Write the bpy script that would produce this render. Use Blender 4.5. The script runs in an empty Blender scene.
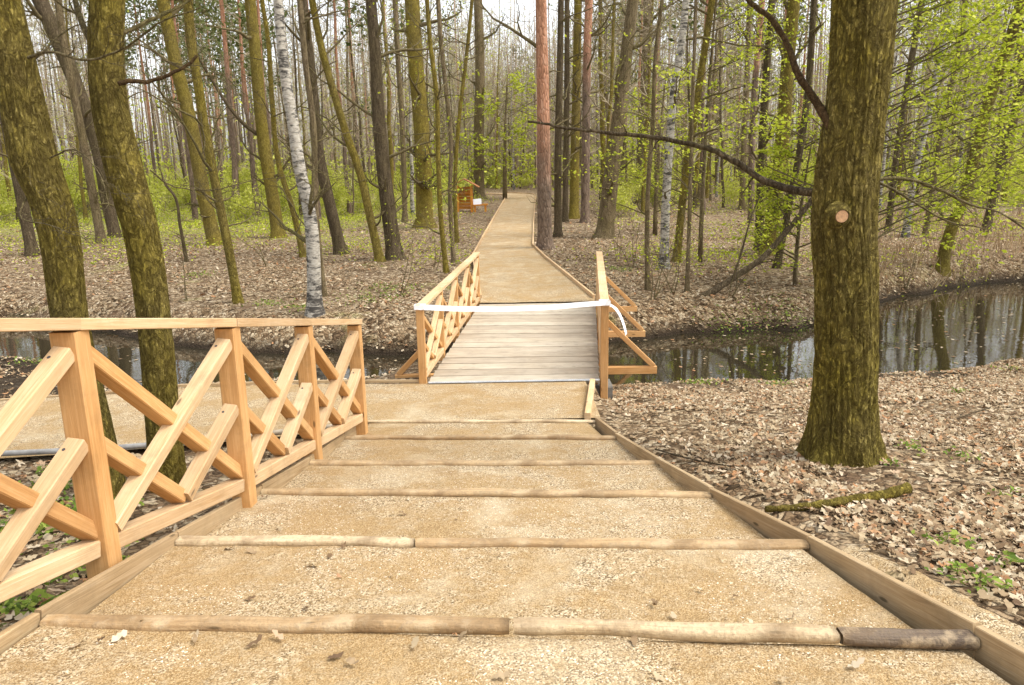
import bpy, math, random
import numpy as np
from mathutils import Vector, Matrix
random.seed(7); rng = np.random.default_rng(7)
R = math.radians
scene = bpy.context.scene
col = scene.collection

# ------------------------------------------------------------------ camera, world, sun, exposure
F = 768.0; PITCH = R(13.26); ROLL = R(-1.0); CAM = np.array([0.0, 0.0, 3.0])
fw = np.array([0, math.cos(PITCH), -math.sin(PITCH)])
u0 = np.array([0, math.sin(PITCH), math.cos(PITCH)]); r0 = np.array([1.0, 0, 0])
rt = math.cos(ROLL)*r0 + math.sin(ROLL)*u0
up = np.cross(rt, fw)
cd = bpy.data.cameras.new('camera'); cam = bpy.data.objects.new('camera', cd); col.objects.link(cam)
cd.sensor_width = 36; cd.lens = 36*F/1024; cd.clip_end = 2000; cd.clip_start = 0.05
cam.matrix_world = Matrix(((rt[0], up[0], -fw[0], CAM[0]), (rt[1], up[1], -fw[1], CAM[1]), (rt[2], up[2], -fw[2], CAM[2]), (0, 0, 0, 1)))
scene.camera = cam

SUN_EL, SUN_AZ = R(58), R(105)     # azimuth clockwise from +Y: light comes from behind the camera, to the right
w = bpy.data.worlds.new('World'); scene.world = w; w.use_nodes = True
nt = w.node_tree; bg = nt.nodes['Background']
sky = nt.nodes.new('ShaderNodeTexSky'); sky.sky_type = 'NISHITA'; sky.sun_disc = False
sky.sun_elevation = SUN_EL; sky.sun_rotation = SUN_AZ
sky.air_density = 1.0; sky.dust_density = 3.0; sky.ozone_density = 1.0
hs = nt.nodes.new('ShaderNodeHueSaturation'); hs.inputs['Saturation'].default_value = 0.22; hs.inputs['Value'].default_value = 1.95
nt.links.new(sky.outputs[0], hs.inputs['Color']); nt.links.new(hs.outputs[0], bg.inputs['Color'])
bg.inputs['Strength'].default_value = 0.15
sl = bpy.data.lights.new('sun', 'SUN'); sl.energy = 1.6; sl.angle = R(25); sl.color = (1.0, 0.94, 0.84)
sun = bpy.data.objects.new('sun', sl); col.objects.link(sun)
sd = Vector((math.sin(SUN_AZ)*math.cos(SUN_EL), math.cos(SUN_AZ)*math.cos(SUN_EL), math.sin(SUN_EL)))
sun.rotation_euler = sd.to_track_quat('Z', 'Y').to_euler()
scene.view_settings.view_transform = 'Standard'; scene.view_settings.look = 'None'
scene.view_settings.exposure = 0.48; scene.view_settings.gamma = 1.0
scene.cycles.max_bounces = 6; scene.cycles.diffuse_bounces = 3; scene.cycles.transparent_max_bounces = 4; scene.cycles.volume_bounces = 1

# ------------------------------------------------------------------ pixel helpers
def ray(px, py):
    d = fw + rt*(px-512)/F - up*(py-342.5)/F
    return d
def on_z(px, py, z):
    d = ray(px, py); return CAM + d*(z-CAM[2])/d[2]
def on_y(px, py, y):
    d = ray(px, py); return CAM + d*(y/d[1])
def on_plane(px, py, h, s):      # plane z = h - s*Y
    d = ray(px, py); t = (h - CAM[2])/(d[2]+s*d[1]); return CAM + d*t
def hit(px, py):
    d = ray(px, py); d = d/np.linalg.norm(d); t = 1.5
    while t < 400:
        p = CAM + d*t
        if p[2] < T(p[0], p[1]): break
        t += 0.05 + t*0.004
    return p

# ------------------------------------------------------------------ noise
_lat = rng.random((64, 64, 64)).astype(np.float32)
def vnoise(x, y, z):
    x = np.asarray(x, float); y = np.asarray(y, float)+0*x; z = np.asarray(z, float)+0*x
    xi = np.floor(x).astype(int); yi = np.floor(y).astype(int); zi = np.floor(z).astype(int)
    xf = x-xi; yf = y-yi; zf = z-zi
    sx = xf*xf*(3-2*xf); sy = yf*yf*(3-2*yf); sz = zf*zf*(3-2*zf)
    def g(a, b, c): return _lat[(xi+a) & 63, (yi+b) & 63, (zi+c) & 63]
    c00 = g(0,0,0)*(1-sx)+g(1,0,0)*sx; c10 = g(0,1,0)*(1-sx)+g(1,1,0)*sx
    c01 = g(0,0,1)*(1-sx)+g(1,0,1)*sx; c11 = g(0,1,1)*(1-sx)+g(1,1,1)*sx
    return (c00*(1-sy)+c10*sy)*(1-sz)+(c01*(1-sy)+c11*sy)*sz
def fbm(x, y, z=0.5, o=3):
    a = 0; s = 1; t = 0
    for i in range(o):
        a = a + s*(vnoise(x*2**i, y*2**i, z*2**i + 7*i)-0.5); t += s; s *= 0.5
    return a/t*2
def ss(a, b, x):
    t = np.clip((x-a)/(b-a), 0, 1); return t*t*(3-2*t)

# ------------------------------------------------------------------ terrain
SH, SS = 1.615, 0.18               # stair slope: z = SH - SS*Y
def S(Y): return SH - SS*Y
WATER = -0.7
near_px = [(-60, 346), (0, 351), (54, 358), (95, 372), (145, 384), (200, 386), (300, 386), (400, 388), (600, 392), (690, 384), (810, 381), (880, 373), (960, 365), (1024, 358), (1150, 350)]
far_px = [(-60, 327), (0, 330), (100, 338), (180, 352), (270, 358), (400, 362), (600, 348), (690, 337), (790, 333), (850, 324), (900, 303), (960, 291), (1024, 284), (1150, 280)]
NE = np.array([on_z(a, b, WATER)[:2] for a, b in near_px]); FE = np.array([on_z(a, b, WATER)[:2] for a, b in far_px])
NE = np.vstack([[-60, NE[0, 1]+8], NE, [70, NE[-1, 1]+14]]); FE = np.vstack([[-60, FE[0, 1]+9], FE, [70, FE[-1, 1]+20]])
NE = NE[np.argsort(NE[:, 0])]; FE = FE[np.argsort(FE[:, 0])]
def Yn(X): return np.interp(X, NE[:, 0], NE[:, 1])
def Yf(X): return np.interp(X, FE[:, 0], FE[:, 1])
def yf_(X): return Yf(X)
side_near = [on_z(*p, 0) for p in [(-40, 466), (0, 461), (100, 455), (210, 446), (300, 437), (362, 430)]]
side_far = [on_z(*p, 0) for p in [(-40, 408), (0, 403), (100, 396), (180, 388), (300, 384), (420, 383)]]
def side_y(X):
    a = np.interp(X, [p[0] for p in side_near], [p[1] for p in side_near]); b = np.interp(X, [p[0] for p in side_far], [p[1] for p in side_far])
    return a, b
def T(X, Y):
    X = np.asarray(X, float); Y = np.asarray(Y, float)
    sxl, sxr = stair_x(Y); ins = ss(sxl-0.02, sxl+0.12, X)*(1-ss(sxr-0.12, sxr+0.02, X))*(1-ss(8.2, 8.6, Y))
    a = S(Y)-0.11+0.085*ss(sxr+0.02, sxr+0.16, X)-0.14*ins-0.27*(1-ss(-2.75, -2.0, X+0.0*Y))*ss(1, 5, Y)
    _, sb = side_y(X)
    lev = -0.62*np.maximum(ss(1.12, 1.32, X)*ss(7.0, 9.5, Y)**0.3, ss(sb+0.05, sb+1.9, Y)*(1-np.exp(-((X+0.3)/1.75)**8)))
    g = a-lev; base = lev + 0.5*(g+np.sqrt(g*g+0.02)) - 0.02
    base = base*(1-ss(yf_(X)-2, yf_(X), Y))
    yn = Yn(X) + 0.35*fbm(X*0.9, 3.1, 0.5); yf = Yf(X) + 0.5*fbm(X*0.8, 9.1, 0.5)
    bank_n = ss(yn-0.6, yn+0.7, Y); bank_f = 1-ss(yf-0.7, yf+1.6, Y)
    d = np.minimum(bank_n, bank_f)
    lowf = 0.10*(1-ss(yf+1, yf+8, Y))*ss(yn, yf, Y)
    return base*(1-d) - d*1.15 - lowf
# far path edges
LP = [(481, 300), (476, 280), (473, 257), (482, 240), (493, 220), (505, 199), (507, 196)]
RP = [(594, 300), (562, 273), (545, 259), (533, 247), (533.5, 225), (535, 204), (536, 197)]
LPw = np.array([on_z(a, b, 0)[:2] for a, b in LP]); RPw = np.array([on_z(a, b, 0)[:2] for a, b in RP])
def path_x(Y): return np.interp(Y, LPw[:, 1], LPw[:, 0]), np.interp(Y, RPw[:, 1], RPw[:, 0])
# stair logs
LOGS = [((40, 622), (975, 636)), ((178, 540), (808, 544)), ((262, 491), (710, 494)), ((310, 462), (655, 462)), ((345, 437), (615, 437)), ((368, 421), (595, 421))]
LW = [(on_plane(*a, SH, SS), on_plane(*b, SH, SS)) for a, b in LOGS]
ly = [0.5*(a[1]+b[1]) for a, b in LW]
_cl = np.polyfit([a[1] for a, b in LW], [a[0] for a, b in LW], 1); _cr = np.polyfit([b[1] for a, b in LW], [b[0] for a, b in LW], 1)
def stair_x(Y): return np.polyval(_cl, Y), np.polyval(_cr, Y)
DECK_Y0 = on_z(515, 382, 0)[1]; DECK_Y1 = on_z(530, 303, 0)[1]
dl0 = on_z(428, 383, 0); dl1 = on_z(481, 303, 0); dr0 = on_z(599, 380, 0); dr1 = on_z(595.5, 303, 0)
side_near = [on_z(*p, 0) for p in [(-40, 466), (0, 461), (100, 455), (210, 446), (300, 437), (362, 430)]]
side_far = [on_z(*p, 0) for p in [(-40, 408), (0, 403), (100, 396), (180, 388), (300, 384), (420, 383)]]
def side_y(X):
    a = np.interp(X, [p[0] for p in side_near], [p[1] for p in side_near]); b = np.interp(X, [p[0] for p in side_far], [p[1] for p in side_far])
    return a, b
def on_path(X, Y, m=0.0):
    l, r = stair_x(Y); st = (X > l-m) & (X < r+m) & (Y < LW[-1][0][1]+0.2)
    xr = 1.15
    sa, sb = side_y(X); sp = (X < xr+m) & (Y > sa-m) & (Y < sb+m) & (X > -30)
    ld = (X > -1.6-m) & (X < xr+m) & (Y > 8) & (Y < DECK_Y1+0.3)
    l, r = path_x(Y); fp = (X > l-m) & (X < r+m) & (Y > DECK_Y1-0.3) & (Y < 73)
    return st | sp | ld | fp
def G(X, Y):     # ground with its roughness, calmer beside the gravel
    X = np.asarray(X, float); Y = np.asarray(Y, float)
    m = np.where(on_path(X, Y, 0.25), 0.0, 1.0)
    return T(X, Y) + m*(0.05*fbm(X*0.7, Y*0.7, 0.3) + 0.025*fbm(X*3, Y*3, 1.3)) - (1-m)*0.03

# ------------------------------------------------------------------ mesh helpers
class MB:
    def __init__(s): s.v = []; s.f = []; s.uv = []; s.mi = []
    def add(s, vs, fs, uvs=None, mi=0):
        o = len(s.v); s.v += [tuple(map(float, p)) for p in vs]
        for i, f in enumerate(fs):
            s.f.append([o+k for k in f]); s.uv.append(uvs[i] if uvs else [(0, 0)]*len(f)); s.mi.append(mi)
    def beam(s, p0, p1, wd, th, side=(0, 0, 1), ch=0.006, mi=0):
        """chamfered bar; wd is measured along `side`, th across it"""
        p0 = Vector(p0); p1 = Vector(p1); a = (p1-p0); L = a.length; a.normalize()
        b = Vector(side); b = (b - a*b.dot(a)).normalized(); c = a.cross(b)
        h, t = wd/2, th/2
        sec = [(-h+ch, -t), (h-ch, -t), (h, -t+ch), (h, t-ch), (h-ch, t), (-h+ch, t), (-h, t-ch), (-h, -t+ch)]
        vs = [p0+b*x+c*y for x, y in sec] + [p1+b*x+c*y for x, y in sec]
        ou, ov = random.random()*50, random.random()*50
        acc = [0]
        for i in range(8):
            q, r_ = sec[i], sec[(i+1) % 8]; acc.append(acc[-1]+math.hypot(q[0]-r_[0], q[1]-r_[1]))
        fs = []; uv = []
        for i in range(8):
            j = (i+1) % 8; fs.append([i, j, 8+j, 8+i]); uv.append([(ou, ov+acc[i]), (ou, ov+acc[i+1]), (ou+L, ov+acc[i+1]), (ou+L, ov+acc[i])])
        fs.append(list(range(7, -1, -1))); uv.append([(ou+sec[k][0]*0.2, ov+sec[k][1]) for k in range(7, -1, -1)])
        fs.append(list(range(8, 16))); uv.append([(ou+sec[k][0]*0.2, ov+sec[k][1]) for k in range(8)])
        s.add(vs, fs, uv, mi)
    def tube(s, pts, rad, n=6, cap=True, mi=0):
        pts = [Vector(p) for p in pts]; m = len(pts)
        t = (pts[1]-pts[0]).normalized(); ref = Vector((1, 0, 0)) if abs(t.x) < 0.8 else Vector((0, 1, 0))
        b = (ref - t*ref.dot(t)).normalized(); vs = []
        for i in range(m):
            if 0 < i < m-1: t = (pts[i+1]-pts[i-1])
            elif i == m-1: t = pts[i]-pts[i-1]
            if t.length < 1e-9: t = Vector((0, 0, 1))
            t.normalize(); b = (b - t*b.dot(t)).normalized(); c = t.cross(b)
            for k in range(n):
                an = 2*math.pi*k/n; vs.append(pts[i]+(b*math.cos(an)+c*math.sin(an))*rad[i])
        fs = [[i*n+k, i*n+(k+1) % n, (i+1)*n+(k+1) % n, (i+1)*n+k] for i in range(m-1) for k in range(n)]
        if cap: fs.append(list(range(n-1, -1, -1))); fs.append([(m-1)*n+k for k in range(n)])
        s.add(vs, fs, None, mi)
    def build(s, name, mat, parent=None, smooth=False, loc=None, uv=False):
        me = bpy.data.meshes.new(name); o = np.array(loc) if loc is not None else np.zeros(3)
        me.from_pydata([(p[0]-o[0], p[1]-o[1], p[2]-o[2]) for p in s.v], [], s.f)
        mats = mat if isinstance(mat, (list, tuple)) else [mat]
        for m_ in mats: me.materials.append(m_)
        if len(mats) > 1: me.polygons.foreach_set('material_index', s.mi)
        if uv:
            l = me.uv_layers.new(name='UVMap'); l.data.foreach_set('uv', [c for f in s.uv for q in f for c in q])
        if smooth: me.polygons.foreach_set('use_smooth', [True]*len(me.polygons))
        me.update()
        ob = bpy.data.objects.new(name, me); col.objects.link(ob)
        if parent is not None: ob.parent = parent
        if loc is not None and parent is None: ob.location = loc
        return ob
def np_mesh(name, V, Fq, mat, parent=None, smooth=False, loc=None):
    """V (n,3), Fq (m,k) equal sized faces"""
    me = bpy.data.meshes.new(name); V = np.asarray(V, np.float32)
    if loc is not None: V = V - np.array(loc, np.float32)
    k = Fq.shape[1]; me.vertices.add(len(V)); me.vertices.foreach_set('co', V.ravel())
    me.loops.add(Fq.size); me.loops.foreach_set('vertex_index', Fq.ravel().astype(np.int32))
    me.polygons.add(len(Fq)); me.polygons.foreach_set('loop_start', np.arange(0, Fq.size, k, dtype=np.int32))
    me.update(calc_edges=True)
    if smooth: me.polygons.foreach_set('use_smooth', np.ones(len(Fq), bool))
    me.materials.append(mat); me.validate()
    ob = bpy.data.objects.new(name, me); col.objects.link(ob)
    if parent is not None: ob.parent = parent
    elif loc is not None: ob.location = loc
    return ob
def tag(o, label=None, cat=None, group=None, kind=None):
    if label: o['label'] = label
    if cat: o['category'] = cat
    if group: o['group'] = group
    if kind: o['kind'] = kind
    return o
def empty(name, loc, label=None, cat=None, group=None):
    o = bpy.data.objects.new(name, None); col.objects.link(o); o.location = tuple(float(c) for c in loc)
    o.empty_display_size = 0.2
    return tag(o, label, cat, group)
def grid_mesh(name, xs, ys, zf, mat):
    X, Y = np.meshgrid(xs, ys); Z = zf(X, Y); nx = len(xs); ny = len(ys)
    V = np.stack([X, Y, Z], -1).reshape(-1, 3); i = np.arange(nx-1); j = np.arange(ny-1); I, J = np.meshgrid(i, j)
    a = (J*nx+I).ravel(); return np_mesh(name, V, np.stack([a, a+1, a+nx+1, a+nx], -1), mat, smooth=True)

# ------------------------------------------------------------------ materials
def new_mat(name):
    m = bpy.data.materials.new(name); m.use_nodes = True; t = m.node_tree
    return m, t, t.nodes['Principled BSDF']
class NB:
    def __init__(s, t): s.t = t
    def n(s, typ, **k):
        x = s.t.nodes.new(typ)
        for a, b in k.items(): setattr(x, a, b)
        return x
    def l(s, a, b): s.t.links.new(a, b)
    def coord(s, out='Object', scale=(1, 1, 1)):
        c = s.n('ShaderNodeTexCoord'); m = s.n('ShaderNodeMapping'); m.inputs['Scale'].default_value = scale
        s.l(c.outputs[out], m.inputs[0]); return m.outputs[0]
    def noise(s, vec, scale, detail=4, rough=0.55, dist=0):
        x = s.n('ShaderNodeTexNoise'); x.inputs['Scale'].default_value = scale; x.inputs['Detail'].default_value = detail
        x.inputs['Roughness'].default_value = rough; x.inputs['Distortion'].default_value = dist; s.l(vec, x.inputs['Vector']); return x.outputs['Fac']
    def vor(s, vec, scale, feature='F1', out='Distance'):
        x = s.n('ShaderNodeTexVoronoi', feature=feature); x.inputs['Scale'].default_value = scale; s.l(vec, x.inputs['Vector']); return x.outputs[out]
    def ramp(s, fac, stops, interp='LINEAR'):
        x = s.n('ShaderNodeValToRGB'); cr = x.color_ramp; cr.interpolation = interp
        while len(cr.elements) < len(stops): cr.elements.new(0.5)
        for e, (p, c) in zip(cr.elements, stops): e.position = p; e.color = (*c, 1) if len(c) == 3 else c
        s.l(fac, x.inputs[0]); return x.outputs[0]
    def mix(s, fac, a, b, mode='MIX'):
        x = s.n('ShaderNodeMix', data_type='RGBA', blend_type=mode)
        for v, i in ((fac, 0), (a, 6), (b, 7)):
            if isinstance(v, (int, float)): x.inputs[i].default_value = v
            elif isinstance(v, tuple): x.inputs[i].default_value = (*v, 1)
            else: s.l(v, x.inputs[i])
        return x.outputs[2]
    def math(s, op, a, b=0.0):
        x = s.n('ShaderNodeMath', operation=op)
        for v, i in ((a, 0), (b, 1)):
            if isinstance(v, (int, float)): x.inputs[i].default_value = v
            else: s.l(v, x.inputs[i])
        return x.outputs[0]
    def bump(s, h, strength, dist, prev=None):
        x = s.n('ShaderNodeBump'); x.inputs['Strength'].default_value = strength; x.inputs['Distance'].default_value = dist
        s.l(h, x.inputs['Height'])
        if prev is not None: s.l(prev, x.inputs['Normal'])
        return x.outputs[0]
BW = lambda a, b: [(a, (0, 0, 0)), (b, (1, 1, 1))]

def bark_mat(name, cols, moss=(0.17, 0.155, 0.02), amt=0.5, ridge=9.0, dist=0.03, stretch=0.16):
    m, t, p = new_mat(name); b = NB(t)
    v = b.coord('Object', (1, 1, stretch)); v1 = b.coord('Object'); v2 = b.coord('Object', (1, 1, 0.4))
    n1 = b.noise(v, ridge, 6, 0.65, 0.9); n2 = b.noise(v2, ridge*4.0, 5, 0.7, 0.5); n3 = b.noise(v1, 1.0, 4, 0.6); n4 = b.noise(v1, 34, 5, 0.75)
    crack = b.ramp(b.math('ABSOLUTE', b.math('SUBTRACT', n1, 0.5)), BW(0.0, 0.06)); crack2 = b.ramp(b.math('ABSOLUTE', b.math('SUBTRACT', n2, 0.5)), BW(0.0, 0.08))
    c = b.ramp(b.math('ADD', b.math('MULTIPLY', n4, 0.5), b.math('MULTIPLY', n2, 0.5)), [(0.32, cols[0]), (0.5, cols[1]), (0.68, cols[2])])
    mc = b.mix(n4, tuple(x*0.7 for x in moss), tuple(min(1, x*1.25) for x in moss))
    lo = 0.80-amt*0.5
    mk = b.ramp(b.math('ADD', b.math('MULTIPLY', n3, 0.9), b.math('MULTIPLY', n4, 0.12)), [(lo-0.22, (0.25, 0.25, 0.25)), (lo+0.22, (0.75, 0.75, 0.75))])
    c = b.mix(mk, c, mc)
    c = b.mix(0.62, c, b.mix(crack, (0.22, 0.17, 0.14), (1, 1, 1)), 'MULTIPLY'); c = b.mix(0.5, c, b.mix(crack2, (0.4, 0.34, 0.3), (1, 1, 1)), 'MULTIPLY')
    b.l(c, p.inputs['Base Color']); p.inputs['Roughness'].default_value = 0.92; p.inputs['Specular IOR Level'].default_value = 0.15
    h = b.math('ADD', b.math('MULTIPLY', crack, 0.8), b.math('ADD', b.math('MULTIPLY', crack2, 0.4), b.math('MULTIPLY', n4, 0.35)))
    b.l(b.bump(h, 1.0, dist), p.inputs['Normal'])
    return m
M = {}
M['bark_oak'] = bark_mat('mossy_bark', [(0.09, 0.067, 0.034), (0.23, 0.18, 0.085), (0.40, 0.325, 0.18)], (0.36, 0.285, 0.028), 0.70, 10, 0.03, 0.5)
M['bark_moss'] = bark_mat('yellow_moss_bark', [(0.09, 0.067, 0.032), (0.22, 0.17, 0.075), (0.38, 0.305, 0.165)], (0.36, 0.285, 0.028), 0.68, 11, 0.022, 0.5)
M['bark_dark'] = bark_mat('dark_bark', [(0.06, 0.044, 0.03), (0.17, 0.125, 0.085), (0.30, 0.23, 0.155)], (0.10, 0.085, 0.02), 0.35, 10, 0.015)
M['bark_brown'] = bark_mat('brown_bark', [(0.12, 0.088, 0.056), (0.30, 0.225, 0.145), (0.45, 0.36, 0.24)], (0.15, 0.125, 0.03), 0.42, 10, 0.015)
M['twig'] = bark_mat('twig_bark', [(0.08, 0.06, 0.04), (0.19, 0.145, 0.09), (0.30, 0.24, 0.16)], (0.16, 0.145, 0.03), 0.4, 14, 0.004, 1)
M['twig_red'] = bark_mat('bare_branch_bark', [(0.05, 0.022, 0.014), (0.10, 0.05, 0.03), (0.16, 0.09, 0.06)], (0.12, 0.11, 0.02), 0.2, 14, 0.006, 1)
def pine_mat(nm='pine_bark', lo=0.75, hi=1.25):
    m, t, p = new_mat(nm); b = NB(t)
    v = b.coord('Object', (1, 1, 0.3)); v1 = b.coord('Object'); n1 = b.noise(v, 8, 6, 0.65, 0.3); n2 = b.vor(v, 12, 'DISTANCE_TO_EDGE')
    lower = b.ramp(n1, [(0.3, (0.06, 0.038, 0.024)), (0.5, (0.17, 0.115, 0.075)), (0.7, (0.27, 0.195, 0.135))])
    upper = b.ramp(n1, [(0.3, (0.26, 0.12, 0.06)), (0.5, (0.46, 0.22, 0.12)), (0.7, (0.55, 0.33, 0.22))])
    s_ = b.n('ShaderNodeSeparateXYZ'); b.l(v1, s_.inputs[0])
    hz = b.math('ADD', b.math('MULTIPLY', s_.outputs[2], 0.1), b.math('MULTIPLY', b.noise(v1, 1.2), 0.3))
    c = b.mix(b.ramp(hz, BW(lo, hi)), lower, upper)
    c = b.mix(0.6, c, b.ramp(n2, [(0, (0.4, 0.35, 0.3)), (0.1, (1, 1, 1))]), 'MULTIPLY')
    b.l(c, p.inputs['Base Color']); p.inputs['Roughness'].default_value = 0.88
    b.l(b.bump(b.math('ADD', n1, b.ramp(n2, BW(0, 0.2))), 1.0, 0.02), p.inputs['Normal']); return m
M['bark_pine'] = pine_mat(); M['bark_pine_orange'] = pine_mat('orange_pine_bark', 0.36, 0.62)
def birch_mat():
    m, t, p = new_mat('birch_bark'); b = NB(t)
    v = b.coord('Object', (1, 1, 3.2)); v1 = b.coord('Object')
    n1 = b.noise(v, 5, 5, 0.65, 0.6); n2 = b.noise(v1, 3.0, 5, 0.7)
    s_ = b.n('ShaderNodeSeparateXYZ'); b.l(v1, s_.inputs[0])
    base = b.ramp(b.noise(v, 12, 3), [(0.3, (0.26, 0.23, 0.18)), (0.7, (0.50, 0.46, 0.38))])
    low = b.ramp(s_.outputs[2], [(0.0, (0.07, 0.07, 0.07)), (1.0, (0, 0, 0))])
    k = b.ramp(b.math('ADD', b.math('ADD', b.math('MULTIPLY', n1, 0.65), b.math('MULTIPLY', n2, 0.4)), b.math('MULTIPLY', low, 0.9)), BW(0.51, 0.60))
    c = b.mix(k, base, (0.045, 0.038, 0.03)); b.l(c, p.inputs['Base Color']); p.inputs['Roughness'].default_value = 0.75
    b.l(b.bump(n1, 0.5, 0.01), p.inputs['Normal']); return m
M['bark_birch'] = birch_mat()

def wood_mat(name, dark, mid, light, knot=True, grey=0.0, rough=0.7):
    m, t, p = new_mat(name); b = NB(t)
    uv = b.coord('UV', (1, 1, 1)); g = b.coord('UV', (0.7, 16, 1)); g2 = b.coord('UV', (2.5, 90, 1))
    n1 = b.noise(g, 3.0, 5, 0.6, 1.2); n2 = b.noise(g2, 2.0, 3, 0.6); n3 = b.noise(uv, 1.6, 3, 0.5)
    c = b.ramp(n1, [(0.3, dark), (0.5, mid), (0.7, light)])
    c = b.mix(b.ramp(n2, [(0.35, (0.45, 0.45, 0.45)), (0.6, (0, 0, 0))]), c, dark)
    c = b.mix(b.ramp(n3, [(0.35, (0, 0, 0)), (0.75, (0.55, 0.55, 0.55))]), c, light)
    if knot:
        kv = b.coord('UV', (1.6, 5.5, 1)); d = b.vor(kv, 1.5)
        c = b.mix(b.ramp(d, [(0.05, (0.9, 0.9, 0.9)), (0.10, (0, 0, 0))]), c, tuple(x*0.28 for x in mid))
    gi = b.n('ShaderNodeNewGeometry'); oi = b.n('ShaderNodeObjectInfo'); rv = b.math('FRACT', b.math('ADD', gi.outputs['Random Per Island'], oi.outputs['Random']))
    c = b.mix(1.0, c, b.ramp(rv, [(0, (0.78, 0.74, 0.70)), (0.5, (1, 0.97, 0.93)), (1, (1.0, 1.0, 1.0))]), 'MULTIPLY')
    dt = b.noise(b.coord('Object'), 4.0, 6, 0.7); c = b.mix(b.ramp(dt, [(0.5, (0, 0, 0)), (0.72, (0.45, 0.45, 0.45))]), c, tuple(x*0.45 for x in mid))
    b.l(c, p.inputs['Base Color']); p.inputs['Roughness'].default_value = rough; p.inputs['Specular IOR Level'].default_value = 0.25
    b.l(b.bump(b.math('ADD', n1, n2), 0.35, 0.004), p.inputs['Normal']); return m
M['wood'] = wood_mat('fresh_pine_wood', (0.42, 0.21, 0.07), (0.56, 0.31, 0.115), (0.66, 0.41, 0.19))
M['wood_pale'] = wood_mat('pale_or_skylit_pine_wood', (0.48, 0.30, 0.14), (0.60, 0.41, 0.22), (0.68, 0.52, 0.33))  # pale board tone; on the railings it also paints in sky light
M['wood_orange'] = wood_mat('orange_stained_wood', (0.45, 0.16, 0.02), (0.62, 0.25, 0.03), (0.70, 0.34, 0.07))
M['deck'] = wood_mat('weathered_deck_wood', (0.27, 0.215, 0.15), (0.46, 0.40, 0.305), (0.58, 0.52, 0.42))
M['board'] = wood_mat('dusty_edging_wood', (0.27, 0.18, 0.09), (0.42, 0.30, 0.16), (0.52, 0.40, 0.25))

def gravel_mat():
    m, t, p = new_mat('sandy_gravel'); b = NB(t); v = b.coord('Object')
    cell = b.vor(v, 130, 'F1', 'Color'); cd_ = b.vor(v, 130, 'F1', 'Distance')
    bw = b.n('ShaderNodeRGBToBW'); b.l(cell, bw.inputs[0])
    cell2 = b.vor(v, 200, 'F1', 'Color'); bw2 = b.n('ShaderNodeRGBToBW'); b.l(cell2, bw2.inputs[0])
    chips = b.ramp(bw.outputs[0], [(0.22, (0.11, 0.075, 0.045)), (0.4, (0.38, 0.28, 0.165)), (0.6, (0.54, 0.42, 0.27)), (0.85, (0.78, 0.68, 0.52))])
    sand = b.ramp(bw2.outputs[0], [(0.25, (0.26, 0.165, 0.075)), (0.5, (0.42, 0.285, 0.14)), (0.8, (0.56, 0.42, 0.25))])
    n1 = b.noise(v, 1.6, 6, 0.65, 0.3); n2 = b.noise(v, 14, 5, 0.65)
    k = b.ramp(b.math('ADD', b.math('MULTIPLY', n1, 0.65), b.math('MULTIPLY', n2, 0.35)), BW(0.44, 0.56))
    c = b.mix(k, sand, chips)
    c = b.mix(b.ramp(b.noise(v, 0.7, 4), [(0.4, (0, 0, 0)), (0.7, (0.3, 0.3, 0.3))]), c, (0.40, 0.27, 0.13))
    c = b.mix(b.ramp(b.noise(v, 1.1, 5, 0.6, 0.8), [(0.54, (0, 0, 0)), (0.7, (0.5, 0.5, 0.5))]), c, (0.62, 0.53, 0.39))
    c = b.mix(b.ramp(b.noise(v, 2.7, 5, 0.7, 0.8), [(0.55, (0, 0, 0)), (0.72, (0.55, 0.55, 0.55))]), c, (0.28, 0.18, 0.08))
    c = b.mix(1.0, c, (0.93, 0.91, 0.84), 'MULTIPLY')
    b.l(c, p.inputs['Base Color']); p.inputs['Roughness'].default_value = 0.95; p.inputs['Specular IOR Level'].default_value = 0.15
    hh = b.math('ADD', b.math('MULTIPLY', b.math('SUBTRACT', 1.0, cd_), 0.5), b.math('MULTIPLY', bw2.outputs[0], 0.3))
    nn = b.bump(n2, 0.8, 0.03); b.l(b.bump(hh, 1.0, 0.008, nn), p.inputs['Normal']); return m
M['gravel'] = gravel_mat()
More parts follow.
